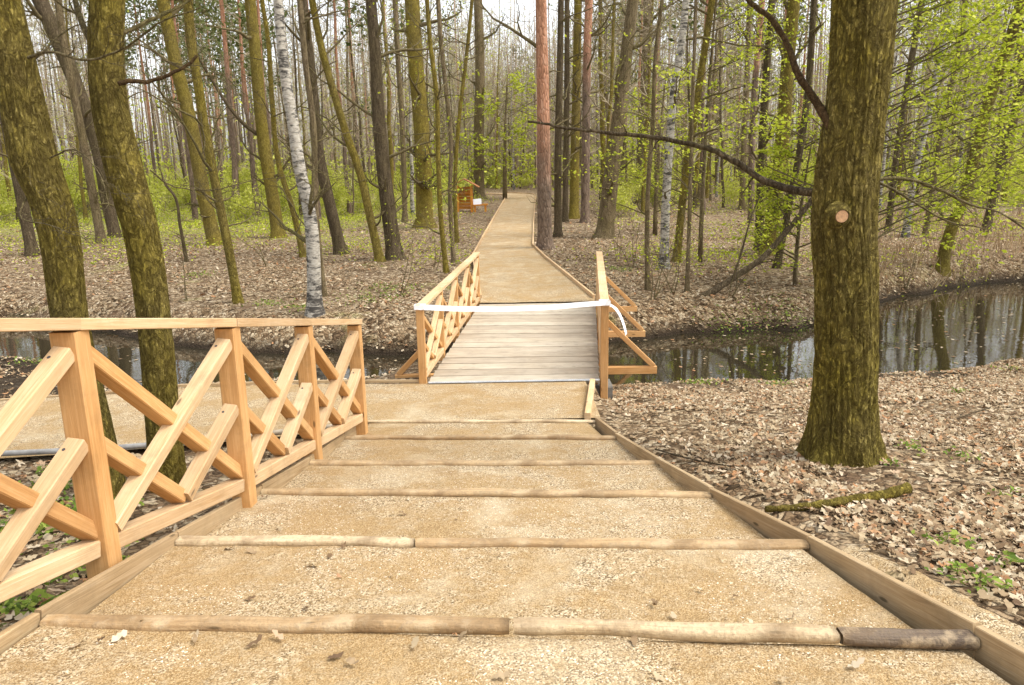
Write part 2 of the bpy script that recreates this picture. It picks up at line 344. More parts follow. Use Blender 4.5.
def ground_mat():
    m, t, p = new_mat('leaf_litter_soil'); b = NB(t); v = b.coord('Object')
    dv = b.n('ShaderNodeTexNoise'); dv.inputs['Scale'].default_value = 9; b.l(v, dv.inputs['Vector'])
    vm = b.n('ShaderNodeVectorMath', operation='MULTIPLY_ADD'); vm.inputs[1].default_value = (0.12, 0.12, 0.12); b.l(dv.outputs['Color'], vm.inputs[0]); b.l(v, vm.inputs[2])
    vv = vm.outputs[0]
    cell = b.vor(vv, 13, 'F1', 'Color'); bw = b.n('ShaderNodeRGBToBW'); b.l(cell, bw.inputs[0]); e = b.vor(vv, 13, 'DISTANCE_TO_EDGE')
    leaf = b.ramp(bw.outputs[0], [(0.12, (0.07, 0.045, 0.022)), (0.3, (0.18, 0.115, 0.06)), (0.5, (0.30, 0.21, 0.12)), (0.75, (0.44, 0.34, 0.21)), (0.95, (0.56, 0.46, 0.32))])
    leaf = b.mix(0.85, leaf, b.ramp(e, [(0.0, (0.25, 0.2, 0.16)), (0.12, (1, 1, 1))]), 'MULTIPLY')
    soil = b.ramp(b.noise(v, 18, 6, 0.7), [(0.3, (0.06, 0.035, 0.02)), (0.55, (0.17, 0.105, 0.06)), (0.75, (0.3, 0.2, 0.12))])
    n1 = b.noise(v, 0.9, 5, 0.6)
    c = b.mix(b.ramp(n1, BW(0.56, 0.7)), leaf, soil)
    # grass and herbs farther in the wood
    s_ = b.n('ShaderNodeSeparateXYZ'); b.l(v, s_.inputs[0])
    far = b.n('ShaderNodeAttribute', attribute_name='grass')
    gmix = b.math('ADD', b.math('MULTIPLY', far.outputs['Fac'], 0.36), b.noise(v, 0.35, 5, 0.65))
    grass = b.ramp(b.noise(v, 30, 5, 0.75), [(0.3, (0.17, 0.14, 0.05)), (0.5, (0.29, 0.29, 0.075)), (0.72, (0.42, 0.38, 0.15))])
    c = b.mix(b.ramp(gmix, [(0.60, (0, 0, 0)), (0.74, (0.8, 0.8, 0.8))]), c, grass)
    # damp dark mud beside and under the stream
    mud = b.n('ShaderNodeMapRange'); mud.inputs[1].default_value = -0.38; mud.inputs[2].default_value = -0.66; b.l(s_.outputs[2], mud.inputs[0])
    c = b.mix(mud.outputs[0], c, (0.035, 0.024, 0.014))
    b.l(c, p.inputs['Base Color']); p.inputs['Roughness'].default_value = 0.95; p.inputs['Specular IOR Level'].default_value = 0.15
    hh = b.math('ADD', b.ramp(e, BW(0, 0.3)), b.math('ADD', bw.outputs[0], b.noise(v, 40, 4)))
    b.l(b.bump(hh, 0.9, 0.03), p.inputs['Normal']); return m
M['ground'] = ground_mat()
def island_mat(name, stops, trans=0.0, rough=0.85):
    m, t, p = new_mat(name); b = NB(t); g = b.n('ShaderNodeNewGeometry')
    c = b.ramp(g.outputs['Random Per Island'], stops)
    b.l(c, p.inputs['Base Color']); p.inputs['Roughness'].default_value = rough; p.inputs['Specular IOR Level'].default_value = 0.2
    if trans:
        tr = b.n('ShaderNodeBsdfTranslucent'); b.l(c, tr.inputs[0]); mx = b.n('ShaderNodeMixShader'); mx.inputs[0].default_value = trans
        b.l(p.outputs[0], mx.inputs[1]); b.l(tr.outputs[0], mx.inputs[2]); b.l(mx.outputs[0], t.nodes['Material Output'].inputs[0])
    return m
M['litter'] = island_mat('dry_oak_leaves', [(0, (0.13, 0.08, 0.045)), (0.2, (0.23, 0.15, 0.08)), (0.45, (0.31, 0.22, 0.125)), (0.7, (0.42, 0.33, 0.205)), (0.87, (0.56, 0.465, 0.33)), (0.93, (0.34, 0.17, 0.075)), (1, (0.42, 0.24, 0.12))], 0.1)
M['leaf'] = island_mat('young_spring_leaves', [(0, (0.25, 0.31, 0.02)), (0.4, (0.40, 0.46, 0.03)), (0.75, (0.55, 0.60, 0.05)), (1, (0.70, 0.70, 0.14))], 0.5)
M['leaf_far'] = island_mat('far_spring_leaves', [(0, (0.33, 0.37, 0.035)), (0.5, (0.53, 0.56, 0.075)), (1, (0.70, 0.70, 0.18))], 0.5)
M['weed'] = island_mat('low_weed_leaves', [(0, (0.08, 0.13, 0.02)), (0.5, (0.18, 0.26, 0.035)), (1, (0.34, 0.40, 0.08))], 0.3)
M['reed'] = island_mat('dry_reed_straw', [(0, (0.17, 0.10, 0.05)), (0.5, (0.34, 0.23, 0.12)), (1, (0.5, 0.38, 0.22))], 0.2)
M['needles'] = island_mat('pine_needles', [(0, (0.06, 0.08, 0.02)), (0.6, (0.13, 0.16, 0.045)), (1, (0.22, 0.24, 0.08))], 0.2)
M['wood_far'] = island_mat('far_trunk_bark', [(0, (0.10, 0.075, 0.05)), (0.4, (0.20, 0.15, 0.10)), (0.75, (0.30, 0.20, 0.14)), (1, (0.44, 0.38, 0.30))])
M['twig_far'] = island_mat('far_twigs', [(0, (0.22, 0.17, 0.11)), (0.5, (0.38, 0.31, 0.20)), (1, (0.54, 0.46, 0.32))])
def water_mat():
    m, t, p = new_mat('stream_water'); b = NB(t); v = b.coord('Object')
    p.inputs['Base Color'].default_value = (0.022, 0.018, 0.010, 1); p.inputs['Roughness'].default_value = 0.02; p.inputs['IOR'].default_value = 2.1
    p.inputs['Specular IOR Level'].default_value = 0.9
    b.l(b.bump(b.noise(v, 5, 3, 0.5), 0.06, 0.02), p.inputs['Normal']); return m
M['water'] = water_mat()
def plain(name, c, rough=0.7, nz=0.25, sc=20):
    m, t, p = new_mat(name); b = NB(t); v = b.coord('Object'); n = b.noise(v, sc, 4, 0.6)
    b.l(b.mix(b.ramp(n, BW(0.3, 0.7)), tuple(x*(1-nz) for x in c), tuple(min(1, x*(1+nz*0.5)) for x in c)), p.inputs['Base Color']); p.inputs['Roughness'].default_value = rough
    b.l(b.bump(n, 0.3, 0.01), p.inputs['Normal']); return m
M['concrete'] = plain('damp_concrete', (0.16, 0.15, 0.13), 0.9)
M['tape'] = plain('white_plastic_tape', (0.9, 0.9, 0.9), 0.45, 0.06)
M['paper'] = plain('white_sheet', (0.8, 0.8, 0.8), 0.6, 0.05)
M['steel'] = plain('galvanised_steel', (0.45, 0.46, 0.46), 0.5, 0.3)
M['screw'] = plain('dark_screw', (0.06, 0.05, 0.045), 0.5)
M['cut'] = plain('cut_branch_wood', (0.55, 0.32, 0.16), 0.7, 0.3, 60)
M['pole_grey'] = plain('weathered_grey_pole', (0.30, 0.29, 0.27), 0.85, 0.4, 9)
M['pole'] = plain('grey_debarked_pole', (0.42, 0.35, 0.25), 0.8, 0.35, 9)
def log_mat(nm, a, c, d):
    m = wood_mat(nm, a, c, d); t = m.node_tree; b = NB(t); p = t.nodes['Principled BSDF']; src = p.inputs['Base Color'].links[0].from_socket
    v = b.coord('Object'); n = b.noise(v, 3.5, 6, 0.7, 0.6); n5 = b.noise(v, 40, 4, 0.7)
    c1 = b.mix(b.ramp(n, [(0.48, (0, 0, 0)), (0.66, (0.6, 0.6, 0.6))]), src, (0.20, 0.125, 0.06)); c1 = b.mix(b.ramp(b.noise(v, 5, 5, 0.7), [(0.52, (0, 0, 0)), (0.64, (0.75, 0.75, 0.75))]), c1, (0.50, 0.38, 0.23))
    c1 = b.mix(b.ramp(n5, [(0.5, (0, 0, 0)), (0.7, (0.6, 0.6, 0.6))]), c1, (0.20, 0.14, 0.08)); b.l(c1, p.inputs['Base Color']); b.l(b.bump(b.math('ADD', n, n5), 0.8, 0.012, p.inputs['Normal'].links[0].from_socket), p.inputs['Normal']); return m
M['log'] = log_mat('debarked_log', (0.42, 0.30, 0.16), (0.60, 0.47, 0.29), (0.72, 0.60, 0.41))
M['log_dark'] = log_mat('dark_barked_log', (0.08, 0.06, 0.045), (0.16, 0.12, 0.085), (0.24, 0.19, 0.14))
M['log_brown'] = log_mat('brown_debarked_log', (0.30, 0.19, 0.09), (0.46, 0.32, 0.165), (0.58, 0.43, 0.25))

# ------------------------------------------------------------------ the setting
def axis(segs):
    o = []
    for a, b_, n in segs: o += list(np.linspace(a, b_, n, endpoint=False))
    return np.array(o+[segs[-1][1]])
gx = axis([(-240, -60, 12), (-60, -14, 70), (-14, 14, 320), (14, 60, 80), (60, 240, 12)])
gy = axis([(-30, -2, 12), (-2, 22, 300), (22, 60, 150), (60, 150, 60), (150, 240, 10)])
go = grid_mesh('ground', gx, gy, G, M['ground']); tag(go, kind='structure')
def grassiness(X, Y):
    l_, r_ = path_x(np.clip(Y, DECK_Y1, 72)); dp = np.where(X < l_, l_-X, np.where(X > r_, X-r_, 0))
    side = np.where(X < l_, 1.0, 0.18)
    return ss(25, 48, Y)*ss(1.5, 6.0, dp)*side
X_, Y_ = np.meshgrid(gx, gy); ga = go.data.attributes.new('grass', 'FLOAT', 'POINT'); ga.data.foreach_set('value', grassiness(X_, Y_).ravel().astype(np.float32))
wx = np.linspace(-60, 70, 131); wy = np.linspace(9.5, 60, 40)
wm = MB()
for a, b_ in zip(wx[:-1], wx[1:]):
    y0, y1 = Yn(a)-1.2, Yf(a)+1.4; z0, z1 = Yn(b_)-1.2, Yf(b_)+1.4
    wm.add([(a, y0, WATER), (b_, z0, WATER), (b_, z1, WATER), (a, y1, WATER)], [[0, 1, 2, 3]])
tag(wm.build('stream_water', M['water']), kind='structure')

# stepped gravel, landing, side path, far path
def strip(mb, A, B, nu, zf):
    """quads between polylines A and B (lists of (x,y)); z from zf"""
    A = np.array(A); B = np.array(B); n = len(A); vs = []
    for i in range(n):
        for k in range(nu+1):
            q = A[i]*(1-k/nu)+B[i]*k/nu; vs.append((q[0], q[1], zf(q[0], q[1])))
    mb.add(vs, [[i*(nu+1)+k, i*(nu+1)+k+1, (i+1)*(nu+1)+k+1, (i+1)*(nu+1)+k] for i in range(n-1) for k in range(nu)])
sm = MB()
edges = [(-2.0)] + ly
def log_y(k, X):
    a, b_ = LW[k]; f = (X-a[0])/(b_[0]-a[0]); return a[1]+(b_[1]-a[1])*f
for k in range(len(LOGS)):
    # tread k runs up to log k
    nseg = 26; rows = []
    A = []; B = []
    for i in range(nseg+1):
        f = i/nseg; row = []
        A.append(f); 
    vs = []; nu = 60
    for i in range(nseg+1):
        f = i/nseg
        for j in range(nu+1):
            g = j/nu
            yb0 = (edges[k] if k else -2.0); yb1 = ly[k]
            l0, r0_ = stair_x(yb0); l1, r1_ = stair_x(yb1)
            x = (l0+(r0_-l0)*g)*(1-f)+(l1+(r1_-l1)*g)*f
            ya = log_y(k-1, x)-0.03 if k else -2.0
            yb = log_y(k, x)
            y = ya+(yb-ya)*f
            if k == 0: z = S(LW[0][0][1]) - 0.01 + (yb-y)*0.13
            else:
                za = S(ya)-0.115; zb = S(yb)-0.02; z = za+(zb-za)*f
            z += 0.012*float(fbm(x*2.2, y*2.2, 0.7)) + 0.02*abs(g-0.5)**3
            vs.append((x, y, z))
    sm.add(vs, [[i*(nu+1)+j, i*(nu+1)+j+1, (i+1)*(nu+1)+j+1, (i+1)*(nu+1)+j] for i in range(nseg) for j in range(nu)])
tag(sm.build('step_gravel', M['gravel'], smooth=True), kind='structure')
# landing and side path
lm = MB(); vs = []
YE = DECK_Y0+0.02
LX1 = on_z(592, 400, 0)[0]
xsL = np.concatenate([np.linspace(-14, -3, 40, endpoint=False), np.linspace(-3, LX1, 50)])
nrow = 34
ylast = LW[-1][0][1]
for i in range(nrow+1):
    f = i/nrow
    for x in xsL:
        sa, sb = side_y(x)
        l_, r_ = stair_x(ylast)
        inl = ss(-2.2, -1.75, x)
        ya = sa*(1-inl)+(ylast-0.05)*inl
        dk = dl0[1]+(dr0[1]-dl0[1])*(x-dl0[0])/(dr0[0]-dl0[0])
        yb = dk+0.05 if x > dl0[0]-0.05 else sb + 0.05*float(fbm(x*2, 4.0))
        y = ya+(yb-ya)*f
        z = 0.03+ max(0.0, 0.055*(1-(y-ylast)/1.6))*float(inl) + 0.008*float(fbm(x*2.2, y*2.2, 0.7)) - 0.03*ss(DECK_Y0-0.6, DECK_Y0, y)
        vs.append((x, y, z))
nx = len(xsL)
lm.add(vs, [[i*nx+j, i*nx+j+1, (i+1)*nx+j+1, (i+1)*nx+j] for i in range(nrow) for j in range(nx-1)])
tag(lm.build('side_path', M['gravel'], smooth=True), kind='structure')
fm = MB()
ysf = np.concatenate([np.linspace(DECK_Y1-0.1, 34, 50, endpoint=False), np.linspace(34, LPw[-1, 1], 40)])
A = [(path_x(y)[0], y) for y in ysf]; B = [(path_x(y)[1], y) for y in ysf]
strip(fm, A, B, 14, lambda x, y: 0.035+0.012*float(fbm(x*1.5, y*1.5)))
# the bend to the left at the far end
ye = LPw[-1, 1]; xl, xr_ = path_x(ye)
Ab = []; Bb = []
for a in np.linspace(0, 1, 14):
    th = a*R(80); cx, cy = xl-5.0, ye
    Ab.append((cx+5.0*math.cos(th), cy+5.0*math.sin(th))); Bb.append((cx+(5.0+xr_-xl)*math.cos(th), cy+(5.0+xr_-xl)*math.sin(th)))
Ab.append((Ab[-1][0]-12, Ab[-1][1]+2)); Bb.append((Bb[-1][0]-12, Bb[-1][1]+2))
strip(fm, Ab, Bb, 8, lambda x, y: 0.04)
tag(fm.build('far_path', M['gravel'], smooth=True), kind='structure')

vm = MB(); vs = []; ysv = np.linspace(1.5, 4.6, 60)
for y in ysv:
    r_ = stair_x(y)[1]; wv = 0.38*(1-ss(3.6, 4.6, y))+0.03+0.07*float(fbm(y*3, 1.0))
    for k in range(7): x = r_+0.02+wv*k/6; vs.append((x, y, float(G(x, y))+0.03*(1-(k/6)**2)-0.008))
vm.add(vs, [[i*7+k, i*7+k+1, (i+1)*7+k+1, (i+1)*7+k] for i in range(59) for k in range(6)])
tag(vm.build('gravel_verge', M['gravel'], smooth=True), kind='structure')
def edging(name, pts, label, mat='board', w_=0.03, h_=0.09, z0=0.02):
    e = MB()
    for a, b_ in zip(pts[:-1], pts[1:]):
        e.beam((a[0], a[1], z0+h_/2-0.01), (b_[0], b_[1], z0+h_/2-0.01), h_, w_, (0, 0, 1), 0.003)
    o = e.build(name, M[mat], uv=True); tag(o, label, 'path edging'); return o
edging('path_edging', [tuple(p) for p in LPw]+Ab[1:], 'thin pale board edging the left side of the path beyond the bridge', 'wood_pale', 0.05, 0.11)
edging('path_edging', [tuple(p) for p in RPw]+Bb[1:9], 'thin pale board edging the right side of the path beyond the bridge', 'wood_pale', 0.05, 0.11)
edging('path_edging', [(p[0], p[1]+0.02) for p in side_far[:-1]]+[(dl0[0]-0.1, side_far[-1][1])], 'thin board along the stream side of the gravel side path', 'board', 0.035, 0.04)

# ------------------------------------------------------------------ step logs
def logpiece(k, f0, f1, r, mat, label, bow=0.0, sag=0.0):
    a, b_ = [Vector(p) for p in LW[k]]
    pts = []; rad = []; n = 40
    for i in range(n+1):
        f = f0+(f1-f0)*i/n; q = a.lerp(b_, f)
        q.y += bow*math.sin(math.pi*f)+0.03*float(fbm(f*5, k*3.3)); q.z += 0.012-r*0.62+0.012*float(fbm(f*6, k*5.1, 2.2))
        pts.append(q); rr = r*(1+0.28*float(fbm(f*9, k*2.2, 5.5)))
        if i in (0, n): rr *= 0.9
        rad.append(rr)
    mb = MB(); ns = 16; vs = []; uo = k*3.1+f0*7
    for i, (q, rr) in enumerate(zip(pts, rad)):
        for t_ in range(ns+1):
            an = 2*math.pi*t_/ns; kk = 1+0.10*float(fbm(math.cos(an)*1.5+i*0.09, math.sin(an)*1.5+k*4, 3.3))
            vs.append(q+Vector((0, math.cos(an)*rr*1.12*kk, max(-1, min(0.62, math.sin(an)))*rr*kk)))
    L_ = (pts[-1]-pts[0]).length; fs = []; uv = []
    for i in range(n):
        for t_ in range(ns):
            a0 = i*(ns+1)+t_; fs.append([a0, a0+ns+1, a0+ns+2, a0+1]); u0, u1, v0, v1 = uo+L_*i/n, uo+L_*(i+1)/n, 0.3*t_/ns, 0.3*(t_+1)/ns; uv.append([(u0, v0), (u1, v0), (u1, v1), (u0, v1)])
    for e_ in (0, n): fs.append([e_*(ns+1)+t_ for t_ in (range(ns) if e_ else range(ns-1, -1, -1))]); uv.append([(uo, 0.01*t_) for t_ in range(ns)])
    mb.add(vs, fs, uv)
    o = mb.build('step_log', M[mat], smooth=True, loc=tuple(pts[n//2]), uv=True); tag(o, label, 'step log', 'logs set across the gravel steps'); return o
logpiece(0, 0.002, 0.525, 0.037, 'log_brown', 'brown log on the nearest step, left of the joint, with a pale bare patch', 0.03)
logpiece(0, 0.530, 0.865, 0.037, 'log', 'pale smooth log on the nearest step, right of the joint', 0.03)
logpiece(0, 0.868, 1.0, 0.038, 'log_dark', 'short dark log end against the right edging board of the nearest step', 0.03)
logpiece(1, 0.0, 0.39, 0.036, 'log', 'pale shorter log on the second step, at its left', 0.0)
logpiece(1, 0.393, 1.0, 0.036, 'log_brown', 'longer brown log on the second step, reaching the right board')
logpiece(2, 0.0, 1.0, 0.034, 'log_brown', 'single brown log across the third step from the bottom of the photo')
logpiece(3, 0.0, 1.0, 0.034, 'log_brown', 'single log across the fourth step, third from the bridge')
logpiece(4, 0.0, 1.0, 0.034, 'log_brown', 'single thin log across the step second from the landing')
logpiece(5, 0.0, 1.0, 0.028, 'log', 'pale log at the edge of the bridge landing')
# bare patch on the first log
# stringer boards
def stringer(side, label):
    root = empty('stair_edging', tuple(LW[2][side]), label, 'edging boards')
    ks = [None]+list(range(6))
    inv = Vector(LW[2][side])
    sgn = -1 if side == 0 else 1
    for i in range(6):
        b_ = Vector(LW[i][side])
        if i == 0:
            a = Vector((stair_x(0.6)[side], 0.6, S(0.6)))
        else: a = Vector(LW[i-1][side])
        off = Vector((sgn*0.02, 0, 0)); mb = MB()
        mb.beam(a+off+Vector((0, 0.01, -0.055+0.004*(i % 2))), b_+off+Vector((0, -0.005, -0.055+0.004*(i % 2))), 0.19, 0.035, (0, 0, 1), 0.004)
        o = mb.build('board', M['board'], uv=True); o.parent = root; o.matrix_parent_inverse = Matrix.Translation(-inv)
stringer(0, 'weathered boards edging the left side of the gravel steps, below the railing')
stringer(1, 'weathered boards edging the right side of the gravel steps, beside the leaf litter')

# ------------------------------------------------------------------ railings
def child(mb, name, mat, root, org, uv=True, smooth=False):
    o = mb.build(name, mat, uv=uv, smooth=smooth); o.parent = root; o.matrix_parent_inverse = Matrix.Translation(-Vector(org)); return o
def railing(root, org, posts, Hh, bot, out, sec=0.115, br=0.085, railw=0.14, railt=0.05, post_extra=0.3, rail_over=(0.1, 0.05)):
    """posts: Vectors where the deck/ground level is; Hh height(s) to rail centre; out: unit vector to the outside"""
    n = len(posts); Z = Vector((0, 0, 1)); hs_ = Hh if isinstance(Hh, list) else [Hh]*n
    for p, h in zip(posts, hs_):
        m = MB(); m.beam(p-Z*post_extra, p+Z*(h-railt/2), sec, sec, out, 0.007); child(m, 'post', M['wood'], root, org)
    tops = [p+Z*h for p, h in zip(posts, hs_)]
    dirv = (tops[1]-tops[0]).normalized(); dire = (tops[-1]-tops[-2]).normalized()
    pts = [tops[0]-dirv*rail_over[0]]+tops[1:-1]+[tops[-1]+dire*rail_over[1]]
    m = MB()
    for a, b_ in zip(pts[:-1], pts[1:]): m.beam(a, b_, railw, railt, out, 0.004)
    child(m, 'top_rail', M['wood_pale'], root, org)
    for i in range(n-1):
        a, b_ = posts[i], posts[i+1]; d = (b_-a).normalized(); g = sec/2
        def P(u, v, o):
            base = a.lerp(b_, u); hh = hs_[i]*(1-u)+hs_[i+1]*u
            return base + Z*(bot+0.045+(hh-railt/2-bot-0.045)*v) + out*o
        m = MB(); m.beam(a+Z*bot+d*g, b_+Z*bot-d*g, 0.09, 0.095, Z, 0.006); child(m, 'bottom_rail', M['wood_pale'], root, org)
        L = (b_-a).length; e = g/L
        for (q, r_, o, mt) in ((P(e, 0.90, 0.012), P(0.97, 0.035, 0.012), 0.0, 'wood'), (P(e, 0.46, 0.012), P(0.50, 0.035, 0.012), 0.0, 'wood'),
                               (P(1-e, 0.90, -0.013), P(0.05, 0.035, -0.013), 0, 'wood_pale'), (P(1-e, 0.48, -0.013), P(0.50, 0.035, -0.013), 0, 'wood_pale')):  # up-facing diagonals: sky light on them is put into the paler colour
            m = MB(); m.beam(q, r_, br, br*0.86, out, 0.006); bo = child(m, 'brace', M[mt], root, org)
            if br > 0.09:
                ax = (r_-q).normalized(); upn = (Z-ax*Z.dot(ax)).normalized(); c0 = q+ax*0.07; m = MB(); m.tube([c0+upn*(br*0.43-0.004)+out*0.015, c0+upn*(br*0.43+0.0015)+out*0.015], [0.009, 0.009], 10); sc0 = child(m, 'screw', M['screw'], root, org)
FP = [(105, 567), (245, 500), (314, 457), (361, 428)]
fp = [Vector(on_plane(*q, SH, SS)) for q in FP]
d0 = fp[1]-fp[0]; fp = [fp[0]-d0*2, fp[0]-d0] + fp
def rail_h(p, y): # height so the rail passes pixel row y at this post
    h = 0.0
    for i in range(400):
        h = i*0.005; q = Vector(p)+Vector((0, 0, h))-Vector(CAM)
        dz = q.dot(Vector(fw)); yy = 342.5 - F*q.dot(Vector(up))/dz
        if yy <= y: break
    return h
hts = [rail_h(p, y) for p, y in zip(fp[2:], (325, 324.5, 323.5, 322))]
sl_ = (hts[3]-hts[0])/(fp[5].y-fp[2].y); za, zb = fp[2].z+hts[0], fp[5].z+hts[3]; hts = [za+(zb-za)*(p.y-fp[2].y)/(fp[5].y-fp[2].y)-p.z for p in fp]
org = tuple(fp[3])
rr = empty('wooden_railing', org, 'long wooden railing with crossed braces running down the left side of the steps', 'railing')
railing(rr, org, fp, hts, 0.13, Vector((-1, 0, 0)), 0.13, 0.094, railw=0.15, railt=0.06, rail_over=(0.1, 0.06))
m = MB(); q = fp[4]; foot = Vector(on_z(249, 446, 0.0)); m.beam(q+Vector((-0.04, 0.0, hts[4]*0.80)), foot+Vector((0, 0, -0.05)), 0.09, 0.07, (0, 1, 0)); child(m, 'outrigger', M['wood'], rr, org)
print('fence', [tuple(round(c, 2) for c in p) for p in fp], [round(h, 2) for h in hts]); print('logs', [[tuple(np.round(p, 2)) for p in q] for q in LW]); print('deck', dl0, dl1, dr0, dr1, 'LPw', LPw, RPw)

# ------------------------------------------------------------------ bridge
DL0, DL1, DR0, DR1 = [Vector(p) for p in (dl0, dl1, dr0, dr1)]
borg = tuple((DL0+DR0)/2)
br = empty('wooden_bridge', borg, 'small wooden footbridge with braced railings crossing the stream', 'footbridge')
npl = 18; lenL = (DL1-DL0).length
for side_i in range(1):
    m = MB()
    for i in range(npl):
        a0 = i/npl; a1 = (i+1)/npl-0.034/ (lenL/npl)/npl
        a = DL0.lerp(DL1, (a0+a1)/2); b_ = DR0.lerp(DR1, (a0+a1)/2); wdt = (a1-a0)*lenL
        zz = Vector((0, 0, -0.012+random.uniform(-0.004, 0.004)))
        m.beam(a+zz, b_+zz, wdt, 0.045, (0, 1, 0), 0.004)
    child(m, 'deck', M['deck'], br, borg)
m = MB(); m.beam(DL0+Vector((0.02, -0.035, 0.016)), DR0+Vector((0, -0.035, 0.016)), 0.07, 0.006, (0, 1, 0), 0.001)
for i in range(90):
    f = (i+0.5)/90; c = DL0.lerp(DR0, f)+Vector((0, -0.035, 0.021)); m.beam(c+Vector((0, -0.03, 0)), c+Vector((0, 0.03, 0)), 0.008, 0.008, (1, 0, 0), 0.001)
child(m, 'ribbed_strip', M['steel'], br, borg)
for (a, b_) in ((DL0, DL1), (DR0, DR1), ((DL0+DR0)/2, (DL1+DR1)/2)):
    m = MB(); s_ = Vector((0.06 if a is DL0 else (-0.06 if a is DR0 else 0), 0.15, -0.16)); m.beam(a+s_, b_+Vector((s_.x, -0.15, s_.z)), 0.2, 0.12, (0, 0, 1)); child(m, 'girder', M['wood'], br, borg)
def brail(A, B, out, nb=4, y0px=None):
    dd = (B-A); posts = [A.lerp(B, i/nb)+out*0.07 for i in range(nb+1)]
    rt_ = empty('bridge_railing', (0, 0, 0)); rt_.parent = br; rt_.matrix_parent_inverse = Matrix.Translation(-Vector(borg))
    # sub-parts below a part
    railing(rt_, (0, 0, 0), posts, 1.08, 0.10, out, 0.105, 0.075, 0.13, 0.05, 0.34, (0.06, 0.06))
    for o in rt_.children: o.matrix_parent_inverse = Matrix()
    return posts, rt_
lposts, lr = brail(DL0+Vector((0, 0.02, 0)), DL1, Vector((-1, 0, 0)))
rposts, rr2 = brail(DR0+Vector((0, 0.02, 0)), DR1, Vector((1, 0, 0)))
def outrig(p, sx, ln, hh=0.72):
    Z = Vector((0, 0, 1)); X = Vector((sx, 0, 0)); m = MB()
    m.beam(p-X*0.3+Z*-0.06, p+X*ln+Z*-0.06, 0.11, 0.09, (0, 0, 1)); child(m, 'cross_beam', M['wood'], br, borg)
    m = MB(); m.beam(p+X*0.04+Z*hh, p+X*(ln-0.05)+Z*0.0, 0.085, 0.075, (0, 1, 0)); child(m, 'outrigger', M['wood'], br, borg)
ws = [0, 2, 4]
for dy in (0.72, 3.25, 5.7):
    outrig(rposts[0].lerp(rposts[-1], dy/(DECK_Y1-DECK_Y0)), 1, 0.80, 0.70); outrig(lposts[0].lerp(lposts[-1], (dy-0.25)/(DECK_Y1-DECK_Y0)), -1, 0.5, 0.42)
def abut(c0, c1, nm, lab):
    m = MB(); m.beam(c0, c1, 0.75, 0.4, (0, 0, 1), 0.02); o = m.build(nm, M['concrete'], loc=tuple((Vector(c0)+Vector(c1))/2)); tag(o, lab, 'abutment')
abut(DL0+Vector((-0.1, 0.24, -0.48)), DR0+Vector((0.20, 0.24, -0.48)), 'bridge_abutment', 'dark concrete block under the near end of the footbridge')
abut(DL1+Vector((-0.1, -0.3, -0.66)), DR1+Vector((0.16, -0.3, -0.66)), 'bridge_abutment', 'concrete block under the far end of the footbridge, above the far bank')
# side plank by the landing
a = Vector(on_z(592.5, 383, 0.06)); b_ = Vector(on_z(587.5, 418, 0.10)); m = MB(); m.beam(a, b_, 0.07, 0.12, (1, 0, 0)); o = m.build('edging_plank', M['wood_pale'], uv=True); tag(o, 'short pale plank at the right edge of the landing before the bridge', 'plank')
# barrier tape
def ribbon(mb, pts, wd, up_=(0, 0, 1), th=0.0015):
    vs = []; fs = []
    for i, (p, tw) in enumerate(pts):
        d = Vector((math.sin(tw)*0.7, math.sin(tw)*0.7, math.cos(tw))); vs += [Vector(p)-d*wd/2, Vector(p)+d*wd/2]
    n = len(pts)
    for i in range(n-1): fs.append([2*i, 2*i+2, 2*i+3, 2*i+1])
    mb.add(vs, fs)
tm = MB(); a = lposts[0]+Vector((0.0, -0.072, 1.09)); b_ = rposts[0]+Vector((-0.0, -0.075, 1.11))
ribbon(tm, [(a.lerp(b_, i/60)+Vector((0, 0.01*math.sin(i*0.4), -0.055*math.sin(math.pi*i/60)**1.0)), 0.45+0.3*float(fbm(i*0.13, 5.5))) for i in range(61)], 0.075)
# wraps round the posts
for p in (lposts[0], rposts[0]):
    z = 1.085 if p is lposts[0] else 1.10
    q = [(-.072, -.078), (.072, -.078), (.072, .07), (-.072, .07), (-.072, -.078)]
    ribbon(tm, [(p+Vector((x, y, z)), 0.0) for x, y in q], 0.06)
e0 = rposts[0]+Vector((0.07, -0.06, 1.07))
ribbon(tm, [(e0+Vector((0.012*i+0.09*math.sin(i*0.12), -0.004*i, -0.0028*i*i-0.006*i)), 1.0+0.35*math.sin(i*0.9)) for i in range(12)], 0.045)
o = tm.build('barrier_tape', M['tape'], smooth=False); sdm = o.modifiers.new('thick', 'SOLIDIFY'); sdm.thickness = 0.001
tag(o, 'white plastic tape strung between the near posts of the footbridge, one end dangling', 'barrier tape')

# pole beside the side path
pp = [Vector(p)+Vector((0, -0.03, 0.085+0.01*math.sin(i*2.0))) for i, p in enumerate(side_near[:-1])]
for i, (s0, s1, mt, lab) in enumerate(((0, 3, 'pole_grey', 'grey pole lying along the near edge of the side path, seen through the railing'), (3, 4, 'pole', 'tan debarked pole lying along the side path behind the second railing post'))):
    mb = MB(); pts = []
    P_ = pp[s0:s1+1] if s0 < 3 else [pp[3]+Vector((0.06, 0, 0)), pp[4], Vector(side_near[5])+Vector((0, -0.03, 0.085))]
    for u, v_ in zip(P_[:-1], P_[1:]):
        for k in range(6): pts.append(u.lerp(v_, k/6))
    pts.append(P_[-1]); mb.tube(pts, [0.030]*len(pts), 12); o = mb.build('edge_pole', M[mt], smooth=True); tag(o, lab, 'pole')

